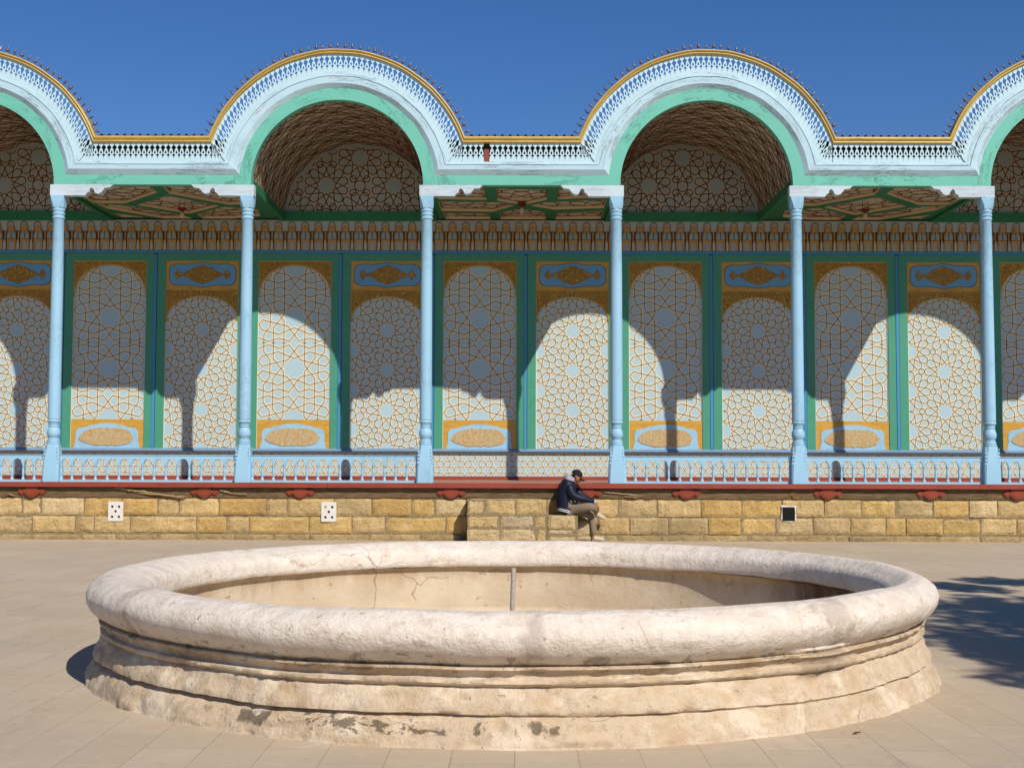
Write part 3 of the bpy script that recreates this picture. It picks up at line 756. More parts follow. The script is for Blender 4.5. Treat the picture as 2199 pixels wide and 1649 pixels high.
def tymp_lat():
    mb = MB(); s = .62*.835/551*2.0; s = .00190*.5; 
    # square-ish net of twelve-point rosettes, circle in every hole
    ax, ay = .715*1.0, .60; rs = sqrt(ax*ax+ay*ay)/2/440.; segs = []
    for i in range(-3, 4):
        for j in range(-3, 5):
            if (i+j) % 2: continue
            ox, oy = ax*i, ay*j+.12
            for p, q in rosette_segs(15, rs, False): segs.append(((p[0]+ox, p[1]+oy), (q[0]+ox, q[1]+oy)))
            hx, hy = ox+ax, oy; r = .115
            for k in range(16): segs.append(((hx+r*cos(k*pi/8), hy+r*sin(k*pi/8)), (hx+r*cos((k+1)*pi/8), hy+r*sin((k+1)*pi/8))))
            for k in range(4):
                c = (hx+.205*cos(pi/4+k*pi/2), hy+.205*sin(pi/4+k*pi/2))
                v = [(c[0]+.075*cos(m*pi/3+k), c[1]+.075*sin(m*pi/3+k)) for m in range(6)]
                for m in range(6): segs.append((v[m], v[(m+1) % 6]))
    for i, (p, q) in enumerate(uniq(segs)):
        c = clip(p, q, -1.6, .13, 1.6, 1.6)
        if not c: continue
        if c[0][0]**2+c[0][1]**2 > 2.5 or c[1][0]**2+c[1][1]**2 > 2.5: continue
        mb.ridge(c[0], c[1], .024, .012, 'tymplat', .001+.0001*(i % 4), lambda u, v, h: (u, 26.95-h, BZ+v))
        mb.ridge(c[0], c[1], .060, .0025, 'tan', .0008+.0001*(i % 3), lambda u, v, h: (u, 26.95-h, BZ+v))
    return mb
def spring():
    mb = MB()
    for sg in (-1, 1):
        x0, x1 = sorted((sg*1.575, sg*1.66)); mb.box(x0, x1, 23.665, 26.93, BZ-.05, BZ+.12, 'dgreen')
    mb.box(-1.574, 1.574, 26.85, 26.94, BZ-.05, BZ+.15, 'dgreen'); return mb
for i, cx in enumerate(ARCH):
    if i == 0:
        pv = [vault().build('vault', V, smooth=40), spring().build('spring_beam', V)]
        sub = [vault_lattice().build('lattice'), tymp().build('tympanum'), tymp_lat().build('tympanum_lattice')]
    a = pv[0] if i == 0 else pv[0].copy(); b = pv[1] if i == 0 else pv[1].copy()
    for o in (a, b):
        if i: COL.objects.link(o)
        setp(o, V); o.location = (cx, 0, 0)
    for p in sub:
        q = p if i == 0 else p.copy()
        if i: COL.objects.link(q)
        q.parent = a; q.matrix_parent_inverse = Matrix.Identity(4)

# --- flat ceilings with coffers
def rayc(x, y):
    F = 2750.; u = (x-1099.5)/F; v = -(y-824.5)/F; c, s = cos(ROLL), sin(ROLL); u, v = u*c-v*s, u*s+v*c
    d = (u, cos(PITCH)-v*sin(PITCH), sin(PITCH)+v*cos(PITCH)); c, s = cos(YAW), sin(YAW); d = (d[0]*c-d[1]*s, d[0]*s+d[1]*c, d[2])
    t = (BZ-1.5)/d[2]; return (d[0]*t, d[1]*t)
cof1 = [[(600, 275), (1050, 275), (1135, 352), (805, 462), (480, 458), (365, 392)], [(1180, 280), (1700, 280), (2080, 425), (2120, 470), (1870, 476), (1260, 362)],
        [(935, 480), (1230, 385), (1770, 490), (1460, 568)], [(515, 468), (860, 490), (1400, 585), (1500, 625), (1190, 615), (620, 515)],
        [(1545, 575), (1810, 500), (2180, 530), (2190, 590), (1930, 640), (1630, 635)], [(690, 565), (1000, 605), (770, 600)]]
cof3 = [[(230, 330), (660, 310), (695, 430), (190, 425)], [(790, 320), (1310, 330), (1310, 430), (1060, 485), (805, 440)], [(1425, 335), (1880, 330), (1925, 400), (1425, 425)],
        [(195, 450), (830, 460), (970, 492), (760, 552), (230, 545)], [(1140, 490), (1290, 460), (1930, 432), (1895, 515), (1380, 530)],
        [(250, 568), (710, 575), (740, 648), (280, 640)], [(825, 565), (985, 535), (1130, 535), (1300, 560), (1300, 640), (840, 642)], [(1405, 570), (1890, 545), (1865, 625), (1400, 638)]]
P1 = [[rayc(100+a/4.78, 340+b/4.78) for a, b in c] for c in cof1]; P1 = [[(x-FLAT[1], y) for x, y in c] for c in P1]
P3 = [[rayc(900+a/4.78, 340+b/4.78-1) for a, b in c] for c in cof3]; P3 = [[(x-FLAT[2], y) for x, y in c] for c in P3]
P5 = [[(-x, y) for x, y in c] for c in P1]
def ceiling(polys, nm):
    X0, X1, Y0, Y1 = -(PER/2-1.67), PER/2-1.67, 23.662, 26.9; zt = BZ+.06
    cl = []
    for c in polys:
        c = [(min(X1-.06, max(X0+.06, x)), min(Y1-.03, max(Y0+.03, y))) for x, y in c]; cl.append(c)
    mb = MB(); loops = [[Vector((X0, Y0, 0)), Vector((X1, Y0, 0)), Vector((X1, Y1, 0)), Vector((X0, Y1, 0))]]+[[Vector((x, y, 0)) for x, y in c] for c in cl]
    flat = [p for l in loops for p in l]
    for tr in tessellate_polygon(loops): mb.face([(flat[k].x, flat[k].y, BZ) for k in tr], 'dgreen')
    mb.box(X0, X1, Y0, Y1, zt+.03, zt+.10, 'tin')
    o = mb.build('ceiling', V); tr_ = MB()
    for c in cl:
        cx_, cy_ = sum(p[0] for p in c)/len(c), sum(p[1] for p in c)/len(c)
        for a in range(len(c)):
            p, q = c[a], c[(a+1) % len(c)]
            tr_.face([(p[0], p[1], BZ-.004), (q[0], q[1], BZ-.004), (q[0], q[1], zt), (p[0], p[1], zt)], 'creamtrim')
            ii = [(r[0]+(cx_-r[0])*.03, r[1]+(cy_-r[1])*.05) for r in (p, q)]
            tr_.face([(p[0], p[1], zt-.006), (q[0], q[1], zt-.006), (ii[1][0], ii[1][1], zt-.006), (ii[0][0], ii[0][1], zt-.006)], 'ceilstrip')
    p2 = MB(); p2.face([(X0, Y0, zt), (X1, Y0, zt), (X1, Y1, zt), (X0, Y1, zt)], 'tan')
    segs = pat_B(X0, Y0, X1, Y1, 0, 25.2, 1.7)
    for i, (a, b) in enumerate(segs): p2.ridge(a, b, .022, .010, 'ceilstrip', .001+.0001*(i % 4), lambda u, v, h: (u, v, zt-h))
    return o, tr_.build('coffer_trim', o), p2.build('lattice', o)
for i, cx in enumerate(FLAT):
    pl = {1: P1, 3: P5}.get(i, P3)
    for o in [ceiling(pl, i)[0]]: o.location = (cx, 0, 0)
# fix child offsets: sub-parts were built in the ceiling's own space
for o in bpy.data.objects:
    if o.name.startswith(('coffer_trim', 'lattice')) and o.parent and o.parent.name.startswith('ceiling'): o.matrix_parent_inverse = Matrix.Identity(4)

# --- back wall
WZ0, WZ1 = 1.66, 5.667
PX0, PP, PW = -9.435, 1.965, 1.553
K0, K1 = -5, 14
wl = MB()
gx = [PX0+PP*k for k in range(K0, K1)]
wl.box(XL-1, XR+1, 27.08, 27.3, 1.0, 6.7, 'wallshade')
for k, x in enumerate(gx):
    # green stile between panels, with blue bead in the middle
    a, b = x-PP+PW, x; m = (a+b)/2-.01
    wl.box(a, m-.034, 26.99, 27.08, WZ0, 5.82, 'green'); wl.box(m+.036, b, 26.99, 27.08, WZ0, 5.82, 'green')
    wl.box(m-.034, m+.026, 26.975, 27.08, WZ0+.01, 5.80, 'blue'); wl.box(m+.026, m+.036, 27.03, 27.08, WZ0, 5.8, 'black')
    wl.box(b, b+PW, 26.99, 27.08, WZ1, 5.82, 'green')
wl.box(XL-1, XR+1, 26.965, 27.08, 5.822, 5.885, 'blue')
wall = wl.build('wall', V)
def panel_base(mb):
    mb.face([(0, 27.03, WZ0), (PW, 27.03, WZ0), (PW, 27.03, WZ1), (0, 27.03, WZ1)], 'cell')
    # thin frame bead
    for x0, x1 in ((0, .018), (PW-.018, PW)): mb.box(x0, x1, 27.012, 27.03, WZ0, WZ1, 'cream')
def fwall(u, v, h): return (u, 27.03-h, v)
def arch_top(mb, z_spring, z_apex, z_top, mat='arabesque'):
    n = 28; cx = PW/2; hw = PW/2-.02; pts = []
    for k in range(n+1):
        th = pi*k/n; u = cos(pi-th); v = sin(th)**.9; pts.append((cx+hw*u, z_spring+(z_apex-z_spring)*v))
    for a, b in zip(pts[:-1], pts[1:]):
        mb.face([(a[0], 27.008, a[1]), (b[0], 27.008, b[1]), (b[0], 27.008, z_top), (a[0], 27.008, z_top)], mat)
        mb.face([(a[0], 27.008, a[1]), (b[0], 27.008, b[1]), (b[0], 27.03, b[1]), (a[0], 27.03, a[1])], 'goldflat')
        r = lambda p: (cx+(p[0]-cx)*1.03, z_spring+(p[1]-z_spring)*1.04+.0)
        A, B = r(a), r(b)
        if max(abs(A[0]-cx), abs(B[0]-cx)) < PW/2-.002: mb.face([(a[0], 27.004, a[1]), (b[0], 27.004, b[1]), (B[0], 27.004, B[1]), (A[0], 27.004, A[1])], 'goldflat')
    for x0, x1 in ((0, .02), (PW-.02, PW)): mb.box(x0, x1, 27.006, 27.03, z_spring-.0, z_top, 'goldflat')
    mb.box(0.02, PW-.02, 27.005, 27.03, z_top-.022, z_top, 'goldflat')
# type A
pa = MB(); panel_base(pa); PA = pa.build('lattice_panel', V)
la = MB(); straps(la, pat_A(.02, 2.29, PW-.02, 5.6, PW/2, 4.46, PW/2-.02, 1.078), fwall); la.build('lattice', PA)
sa = MB(); arch_top(sa, 4.90, 5.568, WZ1); sa.build('spandrel', PA)
ga = MB(); ga.box(.012, PW-.012, 27.010, 27.03, WZ0, 2.295, 'goldflat')
def cart_outline(n=40):
    pts = [(-.70, 0), (-.70, .02), (-.655, .20), (-.665, .27), (-.655, .38), (-.60, .44), (-.42, .465), (-.40, .49), (-.2, .525), (-.16, .54), (0, .545)]
    return pts+[(-x, z) for x, z in pts[::-1][1:]]
ga.prism([(PW/2+x, WZ0+.008+z) for x, z in cart_outline()], 27.000, 27.009, 'lightblue')
bl = []
for k in range(48):
    th = 2*pi*k/48; cx_, cz_ = cos(th), sin(th); e = 4.
    r = (abs(cx_/.565)**e+abs(cz_/.185)**e)**(-1/e)*(1+.045*sin(k*5.3)+.03*sin(k*11.1)); zz = r*cz_; xx = r*cx_
    zz -= .04*(xx/.56)**2 if zz > 0 else -.02*(abs(xx)/.56)**2
    bl.append((PW/2+xx, WZ0+.27+zz))
ga.prism(bl, 26.988, 27.0, 'script'); ga.build('dado_plate', PA)
# type B
pb = MB(); panel_base(pb); PB = pb.build('star_panel', V)
lb = MB(); straps(lb, pat_B(.02, WZ0+.01, PW-.02, 5.0, PW/2, 2.505, .842), fwall, .0165, .055); lb.build('lattice', PB)
sb = MB(); arch_top(sb, 4.36, 4.90, 5.06); sb.build('spandrel', PB)
cb_ = MB(); cb_.box(.006, PW-.006, 27.010, 27.03, 5.062, WZ1, 'goldflat')
def cart_b():
    o = []
    for k in range(64):
        th = 2*pi*k/64; x, z = cos(th), sin(th); e = 5; r = (abs(x/.70)**e+abs(z/.245)**e)**(-1/e); xx, zz = r*x, r*z
        zz *= 1-.10*math.exp(-((abs(xx)-.33)/.16)**2)+.06*math.exp(-(xx/.12)**2); o.append((PW/2+xx, 5.37+zz))
    return o
cb_.prism([(PW/2+(x-PW/2)*1.015, 5.37+(z-5.37)*1.04) for x, z in cart_b()], 27.0095, 27.012, 'black'); cb_.prism(cart_b(), 27.002, 27.009, 'cartblue')
lz = []
half = [(-.60, 0), (-.565, .045), (-.53, .11), (-.49, .075), (-.475, .045), (-.44, .02), (-.40, .03), (-.34, .06), (-.25, .10), (-.19, .145), (-.10, .165), (-.04, .20), (0, .205)]
half = [(x*(1+.02*sin(i*2.3)), z*(1+.07*sin(i*2.7))) for i, (x, z) in enumerate([((half[j][0]*(1-u)+half[j+1][0]*u), (half[j][1]*(1-u)+half[j+1][1]*u)) for j in range(len(half)-1) for u in (0, .33, .66)])]+[(0, .21)]
up = half+[(-x, z) for x, z in half[::-1][1:]]; lz = up+[(x, -z) for x, z in up[::-1][1:-1]]
cb_.prism([(PW/2+x, 5.37+z) for x, z in lz], 26.992, 27.001, 'lozenge'); cb_.build('cartouche', PB)
for o in kids(PA)+kids(PB): o.matrix_parent_inverse = Matrix.Identity(4)
PA.matrix_parent_inverse = PB.matrix_parent_inverse = Matrix.Translation(-Vector(V.location))
KC.clear(); fa = fb = True
for k in range(K0, K1):
    src = PA if k % 2 == 0 else PB
    if (k % 2 == 0 and fa) or (k % 2 and fb):
        o = src
        if k % 2 == 0: fa = False
        else: fb = False
    else: o = copy_part(src, V, 0)
    o.location = (PX0+PP*k, 0, 0)
# sill, dado, skirting
mb = MB(); mb.grid([[(x, y, z) for x in (XL-1, XR+1)] for y, z in ((27.035, 1.622), (26.965, 1.624), (26.955, 1.635), (26.955, 1.655), (26.975, 1.672), (26.99, 1.69), (27.03, 1.70))], 'sillblue'); mb.build('sill', V)
mb = MB(); mb.face([(XL-1, 27.04, 1.0), (XR+1, 27.04, 1.0), (XR+1, 27.04, 1.66), (XL-1, 27.04, 1.66)], 'cell'); dado = mb.build('dado', V)
mb = MB(); straps(mb, pat_hex(XL-1, 1.12, XR+1, 1.64, 0, 1.375, .147), lambda u, v, h: (u, 27.04-h, v), .015, .046, h=.006); mb.build('lattice', dado)
mb = MB(); mb.box(XL-1, XR+1, 26.99, 27.04, 1.041, 1.115, 'red'); mb.build('skirting', V)

# --- niche cornice
mb = MB(); mb.grid([[(x, y, z) for x in (XL-1, XR+1)] for y, z in ((27.05, 5.886), (27.02, 6.06), (26.99, 6.29))], 'nicheedge')
mb.grid([[(x, y, z) for x in (XL-1, XR+1)] for y, z in ((26.96, 6.285), (26.88, 6.52))], 'niche')
mb.grid([[(x, y, z) for x in (XL-1, XR+1)] for y, z in ((26.99, 6.28), (26.95, 6.28), (26.95, 6.295))], 'nicheedge')
corn = mb.build('cornice', V)
def niche():
    n = MB(); z = 6.285
    # golden dome in its little arch
    def halfcyl(r, cy, z0, z1, mat, dome=0, N=10):
        rows = [[(r*cos(pi+pi*k/N), cy+r*.8*sin(pi+pi*k/N), zz) for k in range(N+1)] for zz in (z0, z1)]
        if dome: rows += [[(r*cos(a)*cos(pi+pi*k/N), cy+r*.8*cos(a)*sin(pi+pi*k/N), z1+dome*sin(a)) for k in range(N+1)] for a in (.35, .7, 1.05, 1.35, 1.57)]
        n.grid(rows, mat)
    halfcyl(.064, 26.955, z-.005, z+.09, 'nichedome', .075)
    arch = [(-.083, z), (-.083, z+.11), (-.07, z+.155), (-.037, z+.19), (0, z+.20), (.037, z+.19), (.07, z+.155), (.083, z+.11), (.083, z)]
    for a, b in zip(arch[:-1], arch[1:]):
        ia, ib = (a[0]*.82, z+(a[1]-z)*.90), (b[0]*.82, z+(b[1]-z)*.90)
        n.face([(a[0], 26.925-(a[1]-z)*.3, a[1]), (b[0], 26.925-(b[1]-z)*.3, b[1]), (ib[0], 26.93-(b[1]-z)*.3, ib[1]), (ia[0], 26.93-(a[1]-z)*.3, ia[1])], 'nicheedge')
    # shoulders
    for sg in (-1, 1):
        rows = []
        for zz, s_ in ((z-.165, 1), (z-.09, 1), (z-.04, .93), (z-.008, .72)):
            rows.append([(sg*(.006+.088*s_*u), 26.955-.052*sin(pi*(.15+.75*u))*s_, zz) for u in (0, .25, .5, .75, 1)])
        n.grid(rows, 'niche')
    # gold band and lower arch
    for sg in (-1, 1): n.prism([(sg*.094, z-.395), (sg*.094, z-.17), (0, z-.17), (0, z-.215), (sg*.04, z-.225), (sg*.062, z-.26), (sg*.066, z-.395)], 26.945, 26.99, 'nichedome')
    n.face([(-.07, 26.965, z-.395), (.07, 26.965, z-.395), (.07, 26.965, z-.21), (-.07, 26.965, z-.21)], 'niche')
    # pale pendant to the right
    n.prism([(.115, z-.395), (.171, z-.395), (.171, z-.26), (.160, z-.205), (.143, z-.17), (.126, z-.205), (.115, z-.26)], 26.925, 26.99, 'pend')
    n.prism([(.132, z-.19), (.154, z-.19), (.160, z-.005), (.126, z-.005)], 26.965, 26.985, 'nichedome')
    return n
n0 = niche().build('niche', corn, smooth=50); npitch = .2841; NS = []
xx = px2x(158, 26.95)
while xx > -11.8: xx -= npitch
i = 0
while xx < 11.8:
    o = n0 if i == 0 else n0.copy()
    if i: COL.objects.link(o)
    o.parent = corn; o.matrix_parent_inverse = Matrix.Identity(4); o.location = (xx, 0, 0); xx += npitch; i += 1
rest = MB()
src = niche()
def addsrc(dx):
    base = len(rest.v); rest.v += [(q[0]+dx, q[1], q[2]) for q in src.v]; rest.f += [tuple(j+base for j in f_) for f_ in src.f]
    rest.m += [rest.mi(src.mats[k]) for k in src.m]; rest.c += [(1, 1, 1)]*len(src.f); rest.uv += [None]*len(src.f)
x2 = xx
while x2 < XR+1: addsrc(x2); x2 += npitch
x2 = xx-npitch*(i+1)
while x2 > XL-1: addsrc(x2); x2 -= npitch
tag(rest.build('outer_niches', V), kind='stuff')
# roof over everything behind the fronts
mb = MB()
for cx in FLAT: mb.box(cx-(PER/2-1.72), cx+(PER/2-1.72), 23.66, 27.25, BZ+.2, BZ+.885, 'tin')
mb.box(XL-1, XR+1, 27.0, 27.3, 6.70, 7.2, 'wallshade')
for cx in ARCH:
    n = 24; mb.face([(cx+1.67*cos(pi*k/n), 27.0, BZ+1.67*sin(pi*k/n)) for k in range(n+1)], 'tin')
mb.build('roof', V)

# ================================================================== RAILINGS
def arcade(L, n):
    top, bot = MB(), MB(); y0, y1 = YC-.02, YC+.02; p = L/n; ow = p*.36
    zt, za, zs, zb = 1.533, 1.470, 1.400, 1.368
    for k in range(n):
        c = -L/2+p*(k+.5); cur = [(c-p/2, zb), (c-ow-.012, zb), (c-ow-.004, zs-.012), (c-ow, zs)]+[(c+ow*cos(pi-pi*j/8), zs+(za-zs)*sin(pi*j/8)) for j in range(1, 8)]+[(c+ow, zs), (c+ow+.004, zs-.012), (c+ow+.012, zb), (c+p/2, zb)]
        for a, b in zip(cur[:-1], cur[1:]):
            for y in (y0, y1): top.face([(a[0], y, a[1]), (b[0], y, b[1]), (b[0], y, zt), (a[0], y, zt)], 'lightblue')
            top.face([(a[0], y0, a[1]), (b[0], y0, b[1]), (b[0], y1, b[1]), (a[0], y1, a[1])], 'lightblue')
    top.box(-L/2, L/2, y0-.012, y1+.012, zt, zt+.012, 'lightblue')
    bot.box(-L/2, L/2, y0-.01, y1+.01, FZ+.002, FZ+.038, 'lightblue')
    return top, bot, p
def baluster():
    b = MB(); z = FZ+.038
    b.lathe([(0.033, z), (0.035, z+.012), (0.028, z+.03), (0.017, z+.055), (0.023, z+.06), (0.023, z+.068), (0.017, z+.074), (0.022, z+.10), (0.024, z+.14), (0.020, z+.19), (0.015, z+.225), (0.024, z+.232), (0.024, z+.24), (0.015, z+.246), (0.027, z+.262), (0.027, z+.285), (0.015, z+.292), (0.019, z+.305), (0.026, z+.32)], (0, 0, 0), 'lightblue', 10)
    return b
bal_me = baluster().build('baluster', None, smooth=50)
bays = [(CX[i], CX[i+1]) for i in range(len(CX)-1)]
names = {}
def railing(a, b, label, n, first=[True]):
    L = b-a-.275; c = (a+b)/2; R = tag(empty('wooden_railing', (c, YC, FZ)), label, 'railing', 'low blue railings between the veranda columns')
    t_, bo, p = arcade(L, n)
    for m, nm in ((t_, 'arcaded_top_rail'), (bo, 'bottom_rail')):
        o = m.build(nm); o.location = (c, 0, 0); adopt(o, R)
    for k in range(n+1):
        o = bal_me if first[0] else bal_me.copy()
        if not first[0]: COL.objects.link(o)
        first[0] = False
        x = -L/2+p*k; x = max(-L/2+.02, min(L/2-.02, x))
        o.location = (c+x, YC, 0); o.parent = R; o.matrix_parent_inverse = Matrix.Translation(-Vector(R.location))
labs = ['low pale blue balustrade cut by the left edge of the photo, under the leftmost arch',
        'low pale blue balustrade with the perforated white tile nearest the left edge below it',
        'low pale blue balustrade under the complete arch left of centre, left of the unrailed bay',
        None,
        'low pale blue balustrade under the complete arch to the right of the seated person',
        'low pale blue balustrade just right of the black square hole in the plinth',
        'low pale blue balustrade cut by the right edge of the photo, under the rightmost arch']
i0 = [k for k in range(len(bays)) if bays[k][0] < -8.0][-1]  # bay of the left half arch
first_bay = 1
for j, lab in enumerate(labs):
    a, b = bays[first_bay+j]
    if lab: railing(a, b, lab, 15)

# ================================================================== CEILING LAMPS
def lamp(x, y, label, drop=.16):
    R = tag(empty('ceiling_lamp', (x, y, BZ+.06)), label, 'lamp', 'small lamp holders under the veranda ceiling')
    m = MB()
    for sg in (-1, 1): m.tube([(sg*.05, 0, 0), (sg*.05, 0, -drop+.02)], .006, 'darkred', 6)
    o = m.build('hanger_rod'); o.location = R.location; adopt(o, R)
    m = MB(); m.box(-.075, .075, -.05, .05, -drop-.03, -drop+.02, 'darkred'); m.lathe([(.05, -drop-.03), (.035, -drop-.06), (.03, -drop-.075)], (0, 0, 0), 'darkred', 12)
    o = m.build('socket'); o.location = R.location; adopt(o, R)
    m = MB(); m.lathe([(.03, -drop-.07), (.04, -drop-.09), (.045, -drop-.15), (.03, -drop-.18), (0, -drop-.19)], (0, 0, 0), 'tan', 12)
    o = m.build('bulb_holder', smooth=40); o.location = R.location; adopt(o, R)
lamp(-6.70, 25.3, 'small dark red lamp holder under the coffered ceiling nearest the left edge')
lamp(.08, 25.3, 'small dark red lamp holder under the ceiling of the bay without a railing', .06)
lamp(6.92, 25.3, 'small dark red lamp holder under the coffered ceiling nearest the right edge')

# ================================================================== STEPS
ST = tag(empty('stone_steps', (.2, 23.2, 0)), 'rough pale limestone block steps against the plinth, where the person sits', 'steps')
pal = [srgb(232, 204, 156)[:3], srgb(236, 206, 152)[:3], srgb(224, 198, 158)[:3], srgb(238, 204, 142)[:3]]
def stepblock(name, x0, x1, ztop, courses, yf, seed):
    random.seed(seed); m = MB()
    m.box(x0+.02, x1+(.03 if x1 < 1.2 else -.015), yf+.016, 23.47, -.02, ztop-.012, 'mortar')
    z = 0
    for zc, js in courses:
        blocks(m, [x0]+js+[x1], z, zc, yf, .035, pal, .014); z = zc
    # worn tread
    n, q = 14, 8
    m.grid([[(x0+.004+(x1-x0-.008)*i/n, yf+.012+(23.44-yf)*j/q, ztop-.006+noise.noise(Vector((x0+i*.2, j*.3, seed)))*.01-(.012 if j == 0 or i in (0, n) else 0)) for i in range(n+1)] for j in range(q+1)], 'stone', col=pal[0])
    m.grid([[(x, yf+.014+(23.44-yf)*j/q, z_) for x, z_ in ((x1-.002, -.02), (x1+.002, ztop*.5), (x1-.003, ztop-.012))] for j in range(q+1)], 'stone', col=pal[1])
    m.grid([[(x, yf+.014+(23.44-yf)*j/q, z_) for x, z_ in ((x0+.002, -.02), (x0-.002, ztop*.5), (x0+.003, ztop-.012))] for j in range(q+1)], 'stone', col=pal[2])
    return m.build(name, ST)
stepblock('step', -.905, .535, .765, [(.235, [-.30, .34]), (.475, [-.31, .31]), (.765, [-.55, -.02])], 22.99, 3)
stepblock('step', .545, 1.058, .485, [(.12, []), (.235, []), (.485, [])], 22.985, 4)
stepblock('step', 1.068, 1.36, .375, [(.10, []), (.375, [])], 23.27, 5)

# ================================================================== BASIN
BX, BY = -.035, 9.74
BR = tag(empty('fountain_basin', (BX, BY, 0)), 'large round dry fountain basin of cracked whitewashed plaster in the foreground', 'fountain')
outer = [(3.10, -.03), (3.055, 0.0), (3.045, .035), (3.02, .085), (2.99, .125), (2.975, .142), (2.962, .150), (2.985, .162), (2.985, .185), (2.965, .225), (2.95, .262), (2.938, .288), (2.928, .296), (2.945, .306), (2.958, .318), (2.955, .334), (2.925, .340), (2.922, .348), (2.935, .372), (2.955, .386), (2.968, .392), (2.968, .402), (2.93, .408),
         (2.955, .425), (2.99, .45), (3.025, .485), (3.05, .53), (3.055, .575), (3.035, .62), (2.99, .655), (2.94, .682), (2.86, .690), (2.80, .674), (2.74, .650), (2.695, .628), (2.668, .606), (2.654, .578), (2.648, .54), (2.648, .50), (2.652, .475), (2.668, .458)]
def resample(pr, step):
    out = [pr[0]]
    for a, b in zip(pr[:-1], pr[1:]):
        L = sqrt((a[0]-b[0])**2+(a[1]-b[1])**2); k = max(1, int(L/step)); out += [(a[0]+(b[0]-a[0])*j/k, a[1]+(b[1]-a[1])*j/k) for j in range(1, k+1)]
    return out
prof = resample(outer, .018); NSG = 620
mb = MB(); rows = []; cols_ = []
JT = [-141, -88, -52, -12, 30, 62, 100, 152, 196]
for j, (r, z) in enumerate(prof):
    row = []; crow = []
    for k in range(NSG):
        a = 2*pi*k/NSG; p = Vector((r*cos(a), r*sin(a), z)); deg = math.degrees(a); deg = deg-360 if deg > 180 else deg
        low = 1-min(1, max(0, (z-.30)/.12)); d = noise.noise(p*1.6)*.016+noise.noise(p*5)*.010*(.35+low*(.3 if z > .27 else 1.1))+noise.noise(p*16)*.004*(.5+low*2.4)+min(0, noise.noise(p*8+Vector((3, 1, 9)))+.32)*.05*low
        rim = min(1, max(0, (z-.40)/.04)); patch = 0
        for q, wd in ((-141, 2.6), (-88, 2.5), (-51, 4.0), (-30, 1.2), (62, .5), (118, .6)):
            q += 2.5*noise.noise(Vector((z*9, q, 2)))
            dd = (deg-q+180) % 360-180; e = math.exp(-(dd/wd)**2)
            if z > .36: patch = max(patch, e*(.62 if wd > 2 else .5)); d -= e*(.010+.02*noise.noise(p*9))*(1 if wd > 1 else .8)
        # broken and refilled ledge to the right
        e = math.exp(-((deg+53)/4.5)**4)
        if .27 < z < .43: d += e*(.055-.4*abs(z-.36)); patch = max(patch, e*.8)
        # lost plaster and grooves low down
        gl = noise.noise(Vector((a*2.2, 4, 1)))
        lf = math.exp(-((deg+165)/55)**2)+math.exp(-((deg-195)/55)**2)
        if .13 < z < .158: d += max(0, gl)*.03-.045*lf
        if .158 <= z < .23: d += .012*lf
        if deg > -75 and .12 < z < .17: d += min(1, (deg+75)/15)*.015*(1 if deg < 20 else 0)
        d += max(0, noise.noise(Vector((a*9, z*14, 3)))-.25)*.05*(1 if z < .28 else 0)
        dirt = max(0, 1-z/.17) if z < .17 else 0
        if z > .45 and r > 2.95: dirt = max(dirt, .55*max(0, noise.noise(Vector((a*3, 2, 7)))))
        if .36 < z < .47: dirt = max(dirt, .5)
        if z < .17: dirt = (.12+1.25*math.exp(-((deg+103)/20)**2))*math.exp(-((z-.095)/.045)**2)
        if r < 2.87 and z > .3: d += .035*cos(a)*min(1, (2.87-r)/.15)
        nr = r+d; nz = z+((noise.noise(p*1.1+Vector((5, 5, 5)))*.012+noise.noise(p*3.0)*.006)*(.5 if .25 < z < .43 else 1) if z > .02 else 0)
        row.append((nr*cos(a), nr*sin(a), nz)); crow.append((rim, patch, dirt))
    rows.append(row); cols_.append(crow)
fc = [[[cols_[a][b], cols_[a][(b+1) % NSG], cols_[a+1][(b+1) % NSG], cols_[a+1][b]] for b in range(NSG)] for a in range(len(rows)-1)]
mb.grid(rows, 'plaster', True, cols=fc)
o = mb.build('rim', None, smooth=60); o.location = (BX, BY, 0); adopt(o, BR)
mb = MB(); ip = resample([(2.662, .462), (2.685, .450), (2.712, .43), (2.72, .40), (2.725, .2), (2.73, .05), (2.70, .02)], .03); rows = []
for r, z in ip:
    rows.append([((r+noise.noise(Vector((cos(k*2*pi/300)*4, sin(k*2*pi/300)*4, z*3)))*.02)*cos(k*2*pi/300), (r+noise.noise(Vector((cos(k*2*pi/300)*4, sin(k*2*pi/300)*4, z*3)))*.02)*sin(k*2*pi/300), z) for k in range(300)])
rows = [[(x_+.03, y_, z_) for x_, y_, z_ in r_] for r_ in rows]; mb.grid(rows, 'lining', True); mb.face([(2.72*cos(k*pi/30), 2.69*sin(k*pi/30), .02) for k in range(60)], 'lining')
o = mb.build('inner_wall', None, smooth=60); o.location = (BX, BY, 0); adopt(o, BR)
mb = MB(); mb.tube([(0, 0, .0), (-.004, 0, .2), (.004, 0, .45), (.010, 0, .672)], .0185, 'pipe', 16); mb.lathe([(.0185, .672), (.012, .673), (.012, .60)], (.010, 0, 0), 'pipe', 16)
o = mb.build('water_pipe', None, smooth=50); o.location = (BX, BY, 0); adopt(o, BR)

